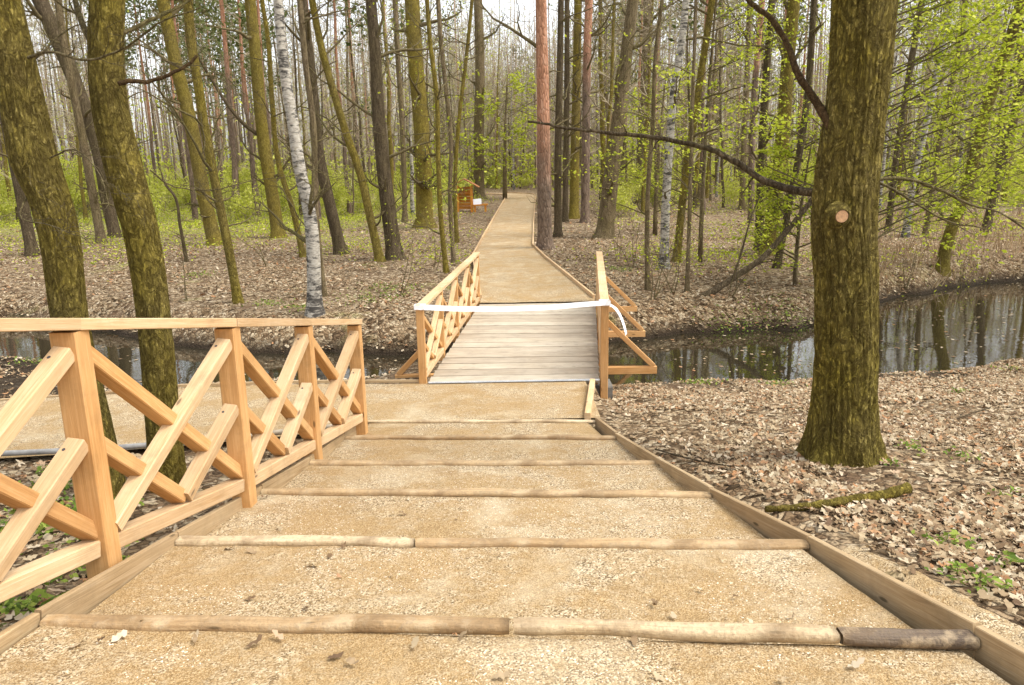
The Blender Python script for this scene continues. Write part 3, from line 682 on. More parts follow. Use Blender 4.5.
# ------------------------------------------------------------------ trees
def polypts(pts, n):
    pts = [Vector(p) for p in pts]; N = len(pts); d = [(pts[i+1]-pts[i]).length for i in range(N-1)]; v = [(pts[i+1]-pts[i])/d[i] for i in range(N-1)]
    t = [v[0]]+[(v[i]*d[i-1]+v[i-1]*d[i])/(d[i]+d[i-1]) for i in range(1, N-1)]+[v[-1]]; out = []
    for i in range(N-1):
        for k in range(n):
            f = k/n; out.append(pts[i]*(2*f**3-3*f*f+1)+t[i]*d[i]*(f**3-2*f*f+f)+pts[i+1]*(3*f*f-2*f**3)+t[i+1]*d[i]*(f**3-f*f))
    out.append(pts[-1]); return out
def big_trunk(name, pts, rad, mat, parent, sides=160, rows=520, amp=0.1, flare=0.5, seed=0, ridge=5.0, fl_h=0.35, roots=5):
    pts = polypts(pts, 20); L = [0]
    for a, b_ in zip(pts[:-1], pts[1:]): L.append(L[-1]+(b_-a).length)
    ls = np.linspace(0, 1, rows)**1.25*L[-1]; rr_ = np.interp(ls, L[::20], rad)
    P_ = np.array([tuple(p) for p in pts]); C = np.stack([np.interp(ls, L, P_[:, i]) for i in range(3)], -1)
    th = np.linspace(0, 2*np.pi, sides, endpoint=False); TH, LL = np.meshgrid(th, ls)
    RR = rr_[:, None]*(1+0*TH)
    fl = np.exp(-LL/fl_h); lobes = 0.55+0.45*np.sin(TH*roots+seed)+0.35*np.sin(TH*(roots-2)+1.3*seed)
    RR = RR*(1+flare*fl*np.clip(lobes, 0.15, 2))
    cx, cy = np.cos(TH)*ridge, np.sin(TH)*ridge
    n1 = vnoise(cx+10+seed+0.8*vnoise(cx, cy, LL*5), cy+10, LL*2.2); rid = np.clip(np.abs(n1*2-1)*3.2, 0, 1)
    n2 = vnoise(cx*2.6+4, cy*2.6+seed, LL*4.5); n3 = vnoise(cx*0.4+3, cy*0.4, LL*0.8+seed); n4 = vnoise(cx*6, cy*6, LL*22)
    RR = RR*(1+amp*(0.55*rid+0.5*(n2-0.5)+0.22*(n4-.5)) + 0.10*(n3-0.5))
    V = np.stack([C[:, 0][:, None]+np.cos(TH)*RR, C[:, 1][:, None]+np.sin(TH)*RR, C[:, 2][:, None]+0*TH], -1).reshape(-1, 3)
    I, J = np.meshgrid(np.arange(sides), np.arange(rows-1)); I = I.ravel(); J = J.ravel(); K = (I+1) % sides
    o = np_mesh(name, V, np.stack([J*sides+I, J*sides+K, (J+1)*sides+K, (J+1)*sides+I], -1), mat, smooth=True)
    if parent is not None: o.parent = parent; o.matrix_parent_inverse = Matrix.Translation(-parent.location)
    return o
rnd = random.Random(11)
MINR = 0.0022
def grow(mb, p, d, L, r, lvl, tips, wig=0.25, lift=0.15, nseg=6, kids=5, flat=1.0, n=5):
    pts = [Vector(p)]; rad = [r]; d = Vector(d).normalized()
    for i in range(nseg):
        d = d + Vector((rnd.gauss(0, wig), rnd.gauss(0, wig), rnd.gauss(0, wig)*flat+lift*0.3)); d.normalize()
        pts.append(pts[-1]+d*L/nseg); rad.append(r*(1-(i+1)/nseg*0.8))
    mb.tube(pts, rad, n, cap=False)
    if lvl > 0:
        for k in range(kids):
            f = 0.2+0.8*(k+rnd.random())/kids; i = min(nseg-1, int(f*nseg)); q = pts[i].lerp(pts[i+1], f*nseg-i)
            t = (pts[i+1]-pts[i]).normalized(); pr = Vector((rnd.gauss(0, 1), rnd.gauss(0, 1), rnd.gauss(0, 0.6)*flat)); pr = (pr-t*pr.dot(t)).normalized()
            grow(mb, q, t*0.6+pr*0.8, L*rnd.uniform(0.35, 0.6), max(rad[i]*0.5, MINR), lvl-1, tips, wig*1.1, lift, max(3, nseg-1), kids, flat, 3 if lvl == 1 else 4)
    tips += [(p_, lvl) for p_ in pts[1:]]
def leaf_quads(C, size, flat=0.5, rg=rng, jitter=0.0, elong=1.5):
    C = np.asarray(C, float); n = len(C)
    C = C + rg.normal(0, jitter, (n, 3)) if jitter else C
    nrm = rg.normal(0, 1, (n, 3)); nrm[:, 2] += flat*2.5*np.sign(rg.normal(0.6, 1, n)); nrm /= np.linalg.norm(nrm, axis=1)[:, None]
    a = rg.normal(0, 1, (n, 3)); a -= nrm*(a*nrm).sum(1)[:, None]; a /= np.linalg.norm(a, axis=1)[:, None]; b_ = np.cross(nrm, a)
    s = (size*rg.uniform(0.6, 1.3, n))[:, None]
    V = np.stack([C-a*s*elong*0.5, C-b_*s*0.42+a*s*0.1+nrm*s*0.12, C+a*s*elong*0.5, C+b_*s*0.42+a*s*0.1+nrm*s*0.12], 1).reshape(-1, 3)
    return V, np.arange(4*n).reshape(n, 4)
def attach(o, root): o.parent = root; o.matrix_parent_inverse = Matrix.Translation(-root.location); return o

def tree_points(px, extra=9.0):
    b0 = hit(*px[0]); Y = b0[1]
    pts = [Vector(b0)+Vector((0, 0, -0.15))]+[Vector(on_y(a, b_, Y)) for a, b_ in px[1:]]
    d = (pts[-1]-pts[-2]).normalized(); d = (d+Vector((0, 0, 1.2))).normalized(); pts.append(pts[-1]+d*extra*0.5); pts.append(pts[-1]+(d+Vector((0, 0, 1))).normalized()*extra*0.5)
    return pts, Y
def make_tree(px, w0, w1, mat, label, name='bare_tree', cat='tree', branches=10, lvl=2, blen=2.2, leaf=0, hmin=2.5, needles=False, extra=9.0, group=None, bmat='twig', lsize=0.06, sides=14, down=False, low=0):
    pts, Y = tree_points(px, extra)
    dep = lambda p: (p-Vector(CAM)).dot(Vector(fw))
    ra = 0.86*w0*dep(pts[0])/F/2; rb = 0.86*w1*dep(pts[-3])/F/2
    root = empty(name, tuple(pts[0]), label, cat, group)
    P_ = polypts(pts, 8); n = len(P_); rad = []
    zt = pts[-3].z
    for i, p in enumerate(P_):
        f = (p.z-pts[0].z)/max(0.5, zt-pts[0].z)
        r_ = ra+(rb-ra)*min(f, 1) if f < 1 else rb*max(0.12, 1-(p.z-zt)/(pts[-1].z-zt)*0.88)
        r_ *= 1+0.7*math.exp(-max(0, p.z-pts[0].z-0.1)/0.18)
        rad.append(r_*(1+0.04*float(fbm(p.z*2.0, Y))))
    mb = MB(); mb.tube(P_, rad, sides, cap=False); attach(mb.build('trunk', M[mat], smooth=True), root)
    cb = MB(); tips = []
    for k in range(branches):
        z = pts[0].z + (rnd.uniform(hmin, pts[-1].z-pts[0].z-0.4) if k >= low else rnd.uniform(1.2, hmin))
        i = min(range(n), key=lambda q: abs(P_[q].z-z)); an = rnd.uniform(0, 2*math.pi)
        el = -0.15 if down else rnd.uniform(0.1, 0.8)
        L_ = blen*rnd.uniform(0.6, 1.3)*(0.55 if k < low else 1)
        grow(cb, P_[i], (math.cos(an), math.sin(an), el), L_, rad[i]*rnd.uniform(0.22, 0.4), lvl, tips, 0.22, 0.25 if not down else 0.0, 6, 4)
    if cb.v: attach(cb.build('branches', M[bmat], smooth=True), root)
    if leaf and tips:
        C = np.array([tuple(tips[rnd.randrange(len(tips))][0]) for _ in range(leaf)])
        V, Q = leaf_quads(C, lsize, 0.4, jitter=0.10 if not needles else 0.16); attach(np_mesh('foliage', V, Q, M['needles' if needles else 'leaf']), root)
    return root, P_, rad

# --- the big oak at right
b0 = hit(842, 462); YO = b0[1]
opx = [(838, 462), (843, 425), (845, 380), (846, 290), (844, 215), (852, 134), (857, 95), (861, 45), (864, 0)]
opts = [Vector(b0)+Vector((0, 0, -0.12))]+[Vector(on_y(a, c, YO)) for a, c in opx[1:]]
opts += [opts[-1]+Vector((0.2, 0.1, 2.5)), opts[-1]+Vector((0.4, 0.3, 6.5))]
pxm = ((opts[0]-Vector(CAM)).dot(Vector(fw)))/F
oak = empty('oak_tree', tuple(opts[0]), 'thick mossy oak trunk with a round cut scar, in dry leaves right of the steps', 'tree')
big_trunk('trunk', opts, [33*pxm, 29*pxm, 27.2*pxm, 26.6*pxm, 26.5*pxm, 24.4*pxm, 24*pxm, 24.5*pxm, 25*pxm, 20*pxm, 9*pxm], M['bark_oak'], oak, 240, 1100, 0.11, 0.75, 2, 9.0, 0.20, 5)
sc = Vector(on_y(841.5, 216, YO-30.5*pxm)); m = MB(); m.tube([sc+Vector((0, 0.06, 0)), sc+Vector((0, 0.0, 0)), sc+Vector((0, -0.010, -0.002))], [0.11, 0.07, 0.052], 20, cap=False); attach(m.build('scar_collar', M['bark_oak'], smooth=True), oak)
m = MB(); m.tube([sc+Vector((0, 0.02, 0)), sc+Vector((0, -0.012, -0.002))], [0.05, 0.046], 20); attach(m.build('cut_scar', M['cut']), oak)
def px_branch(mb, pp_, y0, y1, r_0, r_1, n=8, kids=0, tips=None, kl=0.5, lvl=1):
    P0 = [Vector(on_y(a, c, y0+(y1-y0)*i/(len(pp_)-1))) for i, (a, c) in enumerate(pp_)]
    P0 = polypts(P0, 6); N = len(P0); P0 = [p+Vector((0, 0, 0.012*float(fbm(i*0.7, p.x*3)))) for i, p in enumerate(P0)]
    rd = [(r_0+(r_1-r_0)*i/(N-1))*(1+0.18*float(fbm(i*0.5, p.x))) for i, p in enumerate(P0)]
    mb.tube(P0, rd, n)
    for k in range(kids):
        i = rnd.randrange(N//5, N-1); grow(mb, P0[i], ((P0[i+1]-P0[i]).normalized()*0.8+Vector((rnd.gauss(0, .5), rnd.gauss(0, .5), rnd.gauss(0.1, .5)))), kl*rnd.uniform(.5, 1.3), max(rd[i]*0.4, 0.003), lvl, tips if tips is not None else [], 0.25, 0.1, 5, 3)
m = MB(); px_branch(m, [(838, 142), (826, 118), (812, 96), (797, 72), (789, 48), (772, 20), (748, 0), (730, -25)], YO-0.1, YO+0.5, 0.036, 0.016, 10); attach(m.build('dead_branch', M['twig_red'], smooth=True), oak)
m = MB(); px_branch(m, [(822, 194), (800, 191), (765, 181), (737, 163), (712, 150), (690, 144), (655, 138), (600, 132), (560, 127), (528, 121)], YO+0.1, YO+0.9, 0.034, 0.010, 8, 8, None, 0.35); attach(m.build('dead_branch', M['bark_dark'], smooth=True), oak)
m = MB(); px_branch(m, [(868, 180), (900, 178), (940, 190), (970, 204), (1000, 213), (1040, 240)], YO+0.2, YO+0.7, 0.018, 0.006, 6, 16, None, 0.6); px_branch(m, [(868, 178), (895, 190), (915, 203), (950, 222), (985, 228)], YO+0.2, YO-0.3, 0.012, 0.004, 6, 10, None, 0.5)
attach(m.build('bare_branch', M['twig'], smooth=True), oak)
m = MB()
for k in range(10):
    an = rnd.uniform(0, 6.28); grow(m, opts[-2]+Vector((0, 0, rnd.uniform(-1.5, 3))), (math.cos(an), math.sin(an), 0.5), 4.0, 0.07, 2, [], 0.2, 0.2, 6, 5)
attach(m.build('crown', M['twig'], smooth=True), oak)

# --- two mossy trees at left
def left_tree(px, wd, mat, label, seed, brs):
    b0 = hit(*px[0]); Y = b0[1]; P_ = [Vector(b0)+Vector((0, 0, -0.12))]+[Vector(on_y(a, c, Y)) for a, c in px[1:]]
    P_ += [P_[-1]+Vector((-0.5, 0.2, 2.5)), P_[-1]+Vector((-0.8, 0.3, 5.5))]
    k = (P_[0]-Vector(CAM)).dot(Vector(fw))/F; root = empty('mossy_tree', tuple(P_[0]), label, 'tree')
    big_trunk('trunk', P_, [w_*k*0.40 for w_ in wd]+[wd[-1]*k*0.4, wd[-1]*k*0.2], M[mat], root, 160, 800, 0.10, 0.4, seed, 8, 0.2, 4)
    m = MB()
    for q in range(8):
        an = rnd.uniform(0, 6.28); grow(m, P_[-3].lerp(P_[-1], rnd.random()), (math.cos(an), math.sin(an), 0.4), 3.0, 0.05, 2, [], 0.2, 0.2, 6, 4)
    for (bp, dy, r1_, r2_, kd, kl) in brs: px_branch(m, bp, Y-0.02, Y+dy, r1_, r2_, 6, kd, None, kl, 2)
    attach(m.build('branches', M['twig'], smooth=True), root); return root
left_tree([(112, 497), (96, 430), (72, 330), (50, 200), (36, 165), (22, 100), (8, 40), (-2, 0)], [36, 36, 37, 41, 46, 42, 42, 42], 'bark_moss', 'leaning mossy trunk at the far left, behind the first railing post in view', 3,
          [([(20, 60), (50, 52), (85, 60), (120, 50), (165, 20), (200, 8)], -0.5, 0.014, 0.005, 8, 0.6), ([(14, 70), (40, 55), (60, 35), (90, 20)], 0.6, 0.012, 0.004, 8, 0.5), ([(45, 160), (75, 150), (100, 175), (110, 210)], -0.6, 0.008, 0.003, 9, 0.4), ([(30, 190), (20, 215), (50, 225), (75, 235)], -0.7, 0.008, 0.003, 12, 0.4)])
left_tree([(167, 486), (161, 400), (155, 330), (142, 235), (124, 168), (110, 105), (106, 50), (107, 0)], [40, 36, 35, 36, 38, 35, 34, 33], 'bark_moss', 'mossy trunk bent to the left, with a dark snapped branch, behind the railing', 5,
          [([(114, 38), (150, 20), (180, 6), (195, -5)], 0.5, 0.018, 0.008, 9, 0.6), ([(112, 55), (140, 45), (165, 60), (215, 70), (245, 95)], 0.6, 0.009, 0.003, 12, 0.5), ([(150, 170), (170, 185), (200, 190), (260, 180), (300, 175)], 0.5, 0.007, 0.003, 14, 0.35), ([(105, 60), (85, 30), (75, 0), (70, -20)], 0.3, 0.03, 0.018, 5, 0.6)])
o = MB(); YB = hit(167, 486)[1]; px_branch(o, [(118, 84), (130, 81), (145, 82), (160, 78), (175, 72), (186, 66), (197, 56)], YB-0.1, YB+0.1, 0.02, 0.012, 8)
dbr = o.build('snapped_branch', M['twig_red'], smooth=True); attach(dbr, [x for x in col.objects if x.name.startswith('mossy_tree')][-1])

# --- trees placed from the photograph
TR = [
 ([(116, 238), (107, 200), (98, 150), (88, 118), (77, 87), (50, 23), (40, 0)], 13, 17, 'bark_dark', 'dark leaning trunk crossing behind the two mossy trees at left', {}),
 ([(102, 243), (92, 190), (83, 140), (72, 85), (62, 30), (58, 0)], 10, 8, 'bark_brown', 'slim brown trunk just behind the dark leaning one, between the mossy trees', {}),
 ([(33, 256), (24, 210), (14, 160), (2, 100), (-12, 20), (-18, 0)], 13, 11, 'bark_dark', 'dark trunk at the far left edge, left of the leaning mossy trunk', {}),
 ([(216, 245), (205, 200), (190, 120), (175, 60), (163, 0)], 16, 14, 'bark_moss', 'stout brown-green trunk leaning left right of the bent mossy tree', {}),
 ([(239, 304), (229, 251), (216, 187), (205, 129), (198, 84), (190, 33), (188, 0)], 10, 11, 'bark_moss', 'slender curved trunk standing nearest the stream on the left bank', {}),
 ([(187, 262), (180, 225), (174, 195), (166, 185)], 4, 3, 'bark_dark', 'thin dead snag with a few dark twigs on the left bank', dict(extra=0.7, branches=7, blen=0.7, hmin=0.8, lvl=1, name='dead_sapling')),
 ([(279, 238), (272, 193), (263, 137), (256, 60), (250, 0)], 15, 13, 'bark_moss', 'mossy trunk left of the birch on the left bank, a dark limb leaving it', {}),
 ([(304, 257), (292, 207), (279, 165), (272, 100), (268, 40), (262, 0)], 7, 5, 'bark_moss', 'thin leaning trunk between the limbed mossy trunk and the left birch', {}),
 ([(315, 314), (307, 200), (302, 180), (292, 117), (284, 67), (278, 0)], 17, 11, 'bark_birch', 'white-barked birch standing by the stream on the left bank', dict(name='birch_tree', branches=8)),
 ([(324, 297), (318, 240), (315, 200), (314, 134), (304, 50), (300, 0)], 7, 7, 'bark_brown', 'thin brown trunk right beside the left-bank birch', {}),
 ([(342, 254), (330, 205), (320, 161), (312, 84), (304, 17), (302, 0)], 14, 12, 'bark_dark', 'dark trunk leaning left just right of the left-bank birch', {}),
 ([(381, 262), (369, 212), (360, 173), (346, 133), (336, 100), (322, 50), (312, 0)], 10, 8, 'bark_moss', 'slim S-curved mossy trunk left of the dark straight one', {}),
 ([(396, 260), (387, 199), (379, 120), (375, 50), (371, 0)], 19, 12, 'bark_dark', 'dark straight trunk leaning left, left of the bridge railing', {}),
 ([(425, 228), (421, 120), (416, 67), (412, 0)], 20, 17, 'bark_moss', 'thick ivy-flecked green trunk left of the little shelter', dict(leaf=700, low=6)),
 ([(405, 222), (402, 120), (398, 60), (395, 0)], 6, 6, 'bark_brown', 'thin trunk beside the thick ivy-flecked one, on its left', {}),
 ([(447, 274), (441, 220), (438, 150), (437, 100), (430, 40), (427, 0)], 6, 5, 'bark_moss', 'leftmost of three thin stems in front of the shelter', dict(leaf=200)),
 ([(454, 262), (450, 200), (451, 140), (446, 90), (440, 30), (438, 0)], 5, 5, 'bark_brown', 'middle of three thin stems in front of the shelter', dict(leaf=200)),
 ([(457, 243), (455, 190), (459, 120), (466, 60), (472, 0)], 5, 4, 'bark_moss', 'rightmost of three thin stems in front of the shelter', dict(leaf=200)),
 ([(479, 199), (479, 130), (480, 67), (478, 0)], 13, 10, 'bark_brown', 'grey-brown trunk directly behind the shelter', {}),
 ([(545, 249), (544, 180), (543, 100), (541, 0)], 17, 13, 'bark_pine_orange', 'straight pine with orange upper bark at the right edge of the far path', dict(name='pine_tree', hmin=6, low=2)),
 ([(558, 237), (558, 150), (560, 60), (561, 0)], 9, 7, 'bark_dark', 'dark slim trunk just right of the orange pine', {}),
 ([(565, 222), (566, 150), (567, 60), (567, 0)], 7, 6, 'bark_dark', 'thin dark trunk, second to the right of the orange pine', {}),
 ([(574, 219), (575, 150), (577, 60), (578, 0)], 11, 9, 'bark_moss', 'green mossy trunk, third to the right of the orange pine', {}),
 ([(585, 223), (586, 150), (587, 60), (589, 0)], 10, 9, 'bark_pine', 'reddish-brown pine next to the green mossy trunk beyond the bridge', dict(name='pine_tree', hmin=6)),
 ([(604, 238), (612, 170), (619, 117), (627, 50), (633, 0)], 20, 13, 'bark_brown', 'brown trunk leaning right, behind the right bridge railing', {}),
 ([(640, 203), (642, 150), (645, 90), (649, 0)], 13, 11, 'bark_brown', 'grey trunk standing behind the right-leaning brown one', {}),
 ([(648, 290), (647, 230), (648, 190), (653, 120), (655, 60), (662, 0)], 6, 4, 'bark_brown', 'thin sapling left of the right-bank birch', dict(leaf=150)),
 ([(664, 268), (666, 200), (670, 140), (674, 90), (682, 40), (686, 0)], 11, 8, 'bark_birch', 'spotted birch on the right bank beyond the bridge', dict(name='birch_tree')),
 ([(676, 262), (684, 190), (694, 120), (703, 60), (712, 0)], 9, 8, 'bark_moss', 'mossy trunk leaning right just behind the spotted birch', {}),
 ([(687, 292), (690, 200), (692, 120), (694, 60), (696, 0)], 5, 4, 'bark_brown', 'thin straight stem right of the spotted birch', dict(leaf=150)),
 ([(719, 194), (718, 120), (720, 60), (722, 0)], 8, 7, 'bark_brown', 'distant grey trunk between the spotted birch and the tangled saplings', {}),
 ([(742, 210), (744, 146), (747, 80), (750, 0)], 7, 6, 'bark_brown', 'first of three parallel trunks left of the leafy tangle', {}),
 ([(751, 225), (753, 120), (757, 60), (762, 0)], 7, 7, 'bark_pine', 'second of three parallel trunks left of the leafy tangle, reddish', dict(name='pine_tree', hmin=6)),
 ([(759, 250), (762, 150), (766, 80), (772, 0)], 10, 8, 'bark_dark', 'third and darkest of three parallel trunks left of the leafy tangle', {}),
 ([(768, 255), (776, 190), (783, 134), (788, 60), (794, 0)], 17, 14, 'bark_moss', 'thick greenish trunk rising out of the leafy tangle left of the oak', dict(leaf=1500, low=7, branches=16)),
 ([(776, 268), (790, 200), (800, 150), (808, 90), (814, 0)], 8, 7, 'bark_dark', 'dark slim trunk in the leafy tangle right beside the oak', dict(leaf=1200, low=5)),
 ([(941, 270), (948, 240), (954, 222), (967, 189), (976, 150), (992, 91), (1010, 40), (1022, 0)], 13, 12, 'bark_oak', 'trunk with a mossy foot leaning right on the far bank at right', dict(leaf=500)),
 ([(905, 238), (912, 190), (925, 130), (938, 70), (948, 20), (952, 0)], 8, 6, 'bark_birch', 'pale thin birch leaning right behind the bare branch of the oak', dict(name='birch_tree', leaf=300)),
 ([(925, 236), (934, 180), (944, 120), (957, 60), (966, 0)], 6, 6, 'bark_brown', 'slender brown trunk leaning right between the thin birch and the mossy-footed tree', {}),
 ([(985, 232), (1000, 170), (1016, 110), (1035, 40), (1045, 0)], 9, 9, 'bark_dark', 'dark trunk leaning out of the frame at the far right', {}),
 ([(888, 232), (896, 160), (905, 100), (915, 40), (922, 0)], 7, 7, 'bark_dark', 'dark leaning trunk just right of the oak, far behind it', {}),
]
for px, w0, w1, mt, lab, kw in TR:
    kw = dict(kw); kw.setdefault('blen', 2.4); kw.setdefault('branches', 18); kw.setdefault('low', 3)
    make_tree(px, w0, w1, mt, lab, **kw)
# dark limb of the tree at 263,137
Yj = hit(279, 238)[1]; m = MB(); px_branch(m, [(263, 138), (245, 125), (230, 108), (215, 85), (200, 60), (192, 45)], Yj, Yj-1.0, 0.09, 0.04, 8, 4, None, 1.2)
attach(m.build('dark_limb', M['bark_dark'], smooth=True), [x for x in col.objects if str(x.get('label', '')).startswith('mossy trunk left of the birch')][0])
# dark stems leaning over the right bank (fallen)
Yl = hit(706, 296)[1]; m = MB(); px_branch(m, [(700, 298), (715, 290), (733, 278), (761, 259), (785, 233), (811, 201), (830, 175)], Yl, Yl+0.8, 0.085, 0.05, 10, 8, None, 0.8)
px_branch(m, [(733, 279), (742, 250), (752, 215), (760, 195)], Yl+0.1, Yl+0.3, 0.03, 0.012, 8, 4, None, 0.5)
o = m.build('leaning_trunk', M['bark_dark'], smooth=True, loc=tuple(hit(706, 296))); tag(o, 'dark half-fallen trunk slanting up from the right bank, left of the oak', 'fallen tree')

# --- leafy young hornbeam hidden behind the oak, its sprays spreading right and left
def leafy(px, w_, label, reach, sprays, z0, z1, nleaf, ls, bias=0.0):
    b0 = hit(*px); P0 = Vector(b0); dep = (P0-Vector(CAM)).dot(Vector(fw)); root = empty('leafy_tree', tuple(P0), label, 'tree')
    pts = [P0+Vector((0.02*i*i*0.3, 0.05*i, -0.1+z1*1.1*i/8)) for i in range(9)]; m = MB(); r_ = w_*dep/F/2
    m.tube(pts, [r_*(1-i/9.5) for i in range(9)], 10); attach(m.build('trunk', M['bark_brown'], smooth=True), root)
    cb = MB(); C = []
    for k in range(sprays):
        z = z0+(z1-z0)*(k+rnd.random())/sprays; an = rnd.uniform(-1.2, 1.2)+(0 if rnd.random() < 0.6+bias else math.pi)
        f = z/z1; q = P0+Vector((0, 0, z)); tips = []; L_ = reach*rnd.uniform(0.6, 1.15)*(1.1-0.5*f)
        grow(cb, q, (math.cos(an), math.sin(an)*0.8, 0.35), L_, 0.022, 2, tips, 0.10, 0.05, 7, 7, 0.25)
        tp = [t_ for t_, lv in tips if lv <= 1]
        for _ in range(nleaf//sprays): C.append(tuple(tp[rnd.randrange(len(tp))]+Vector((rnd.gauss(0, .05), rnd.gauss(0, .05), rnd.gauss(0, .02)))))
    attach(cb.build('branches', M['twig'], smooth=True), root)
    V, Q = leaf_quads(np.array(C), ls, 0.8); attach(np_mesh('foliage', V, Q, M['leaf']), root)
leafy((858, 322), 9, 'young tree with layered fresh green leaves spreading from behind the oak', 5.0, 40, 1.6, 8.5, 17000, 0.07, 0.22)
leafy((1040, 300), 8, 'leafy young tree at the right edge of the photo beyond the stream', 4.0, 22, 2.2, 8.0, 4500, 0.075, -0.3)
leafy((700, 262), 5, 'sapling with sparse fresh leaf sprays right of the spotted birch', 3.0, 16, 1.2, 8.5, 2300, 0.07)
leafy((795, 285), 5, 'bushy fresh green sapling at the foot of the tangle left of the oak', 1.5, 22, 0.4, 3.6, 3200, 0.07, -0.3)
leafy((655, 235), 5, 'light green sapling standing behind the spotted birch', 2.6, 16, 0.8, 6.0, 2000, 0.08)
leafy((505, 199), 5, 'pale green young tree at the end of the far path', 4.0, 18, 1.0, 9.0, 2600, 0.16)

# --- small saplings / bushes
def sapling(px, h, n, label, leaf=0, ls=0.05, spread=0.35, r0_=0.012, name='sapling', mat='twig'):
    b0 = Vector(hit(*px)); root = empty(name, tuple(b0), label, 'sapling'); m = MB(); tips = []
    for k in range(n):
        an = rnd.uniform(0, 6.28); grow(m, b0+Vector((rnd.gauss(0, .05), rnd.gauss(0, .05), -0.03)), (math.cos(an)*spread, math.sin(an)*spread, 1), h*rnd.uniform(.6, 1.1), r0_, 2, tips, 0.12, 0.15, 7, 4)
    attach(m.build('stem', M[mat], smooth=True), root)
    if leaf:
        tp = [t_ for t_, lv in tips if lv <= 1]; C = np.array([tuple(tp[rnd.randrange(len(tp))]) for _ in range(leaf)])
        V, Q = leaf_quads(C, ls, 0.4, jitter=0.06); attach(np_mesh('foliage', V, Q, M['leaf']), root)
SP = [((187, 300), 1.2, 2, 'small bare sapling between the snag and the curved stream-side trunk'), ((266, 268), 1.6, 2, 'small bare sapling in front of the limbed mossy trunk'),
      ((402, 296), 2.2, 2, 'thin bare sapling left of the bridge railing'), ((436, 270), 1.6, 2, 'bare sapling just left of the three stems'),
      ((615, 258), 1.8, 3, 'bare bush just right of the bridge railing'), ((634, 268), 2.0, 3, 'twiggy bush left of the thin sapling by the birch'),
      ((655, 300), 2.2, 4, 'tall twiggy bush in front of the spotted birch'), ((672, 294), 2.0, 3, 'twiggy bush right in front of the spotted birch'),
      ((730, 300), 1.8, 3, 'bare bush beside the foot of the half-fallen trunk'), ((905, 290), 1.8, 3, 'bare bush on the far bank right of the oak'),
      ((960, 300), 1.6, 3, 'bare bush below the mossy-footed leaning tree'), ((160, 240), 2.5, 3, 'twiggy bush behind the bent mossy tree'), ((232, 225), 2.5, 3, 'twiggy bush behind the stout brown-green trunk')]
for i, (p_, h, n, lab) in enumerate(SP): sapling(p_, h, n, lab, leaf=[0, 60, 90, 120][i % 4], ls=0.04)

# ------------------------------------------------------------------ copied background trees
def copy_tree(o, parent=None):
    c = o.copy(); col.objects.link(c)
    if parent is not None: c.parent = parent
    for ch in o.children: 
        copy_tree(ch, c)
    return c
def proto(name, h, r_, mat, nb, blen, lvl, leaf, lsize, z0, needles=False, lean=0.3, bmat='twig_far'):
    if not needles: lvl = 3; nb = nb+4
    root = empty(name, (0, 0, 0)); root['category'] = 'tree'; pts = []; x = y = 0; dx, dy = rnd.gauss(0, lean)*0.06, rnd.gauss(0, lean)*0.04
    for i in range(15):
        z = -0.2+h*i/14; pts.append(Vector((x, y, z))); x += dx*h/14+rnd.gauss(0, 0.05); y += dy*h/14+rnd.gauss(0, 0.05)
    rad = [r_*(1-0.8*(i/14))*(1.35 if i == 0 else 1) for i in range(15)]; m = MB(); m.tube(pts, rad, 9, cap=False); m.build('trunk', M[mat], root, smooth=True)
    cb = MB(); tips = []
    for k in range(nb):
        z = z0+(h-z0-0.3)*(k+rnd.random())/nb; i = min(13, int((z+0.2)/h*14)); an = rnd.uniform(0, 6.28)
        L_ = blen*(0.4+0.9*math.sin(math.pi*min(1, max(0.1, (z-z0)/(h-z0)))))
        grow(cb, pts[i].lerp(pts[i+1], 0.5), (math.cos(an), math.sin(an), 0.5), L_, max(0.02, rad[i]*0.35), lvl, tips, 0.18, 0.2, 5, 4)
    cb.build('branches', M[bmat], root, smooth=True)
    if leaf:
        C = np.array([tuple(tips[rnd.randrange(len(tips))][0]) for _ in range(leaf)]); V, Q = leaf_quads(C, lsize, 0.3, jitter=0.25)
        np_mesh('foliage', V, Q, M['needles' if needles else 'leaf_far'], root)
    return root
MINR = 0.0055
PR = {'pine': [proto('pine_tree', 21, 0.14, 'bark_pine', 18, 2.4, 2, 800, 0.22, 11, True, 0.1), proto('pine_tree', 23, 0.16, 'bark_pine', 18, 2.6, 2, 800, 0.22, 13, True, 0.15), proto('pine_tree', 18, 0.12, 'bark_pine', 18, 2.0, 2, 700, 0.2, 8, True, 0.2)],
      'bare': [proto('bare_tree', 17, 0.11, 'bark_brown', 26, 3.0, 2, 0, 0, 3, lean=0.8), proto('bare_tree', 19, 0.14, 'bark_moss', 26, 3.4, 2, 500, 0.10, 4, lean=0.6), proto('bare_tree', 13, 0.07, 'bark_brown', 24, 2.2, 2, 500, 0.10, 1.5, lean=1.0), proto('bare_tree', 15, 0.10, 'bark_dark', 26, 2.6, 2, 0, 0, 2, lean=1.0)],
      'birch': [proto('birch_tree', 16, 0.09, 'bark_birch', 24, 2.4, 2, 900, 0.11, 4, lean=0.8), proto('birch_tree', 18, 0.12, 'bark_birch', 24, 2.4, 2, 500, 0.11, 5, lean=0.5)]}
GL = {'pine': 'slender straight pine with reddish bark in the far wood ', 'bare': 'slim bare-branched brown tree among the crowded far trunks ', 'birch': 'thin white-barked birch far back among the crowded trunks '}
GN = {'pine': 'pines in the far wood ', 'bare': 'bare trees in the far wood ', 'birch': 'birches in the far wood '}
def zone(ix): return 'at the left edge' if ix < 180 else 'left of the bridge' if ix < 430 else 'straight beyond the path' if ix < 545 else 'right of the far path' if ix < 815 else 'right of the oak'
used = set(); placed = []
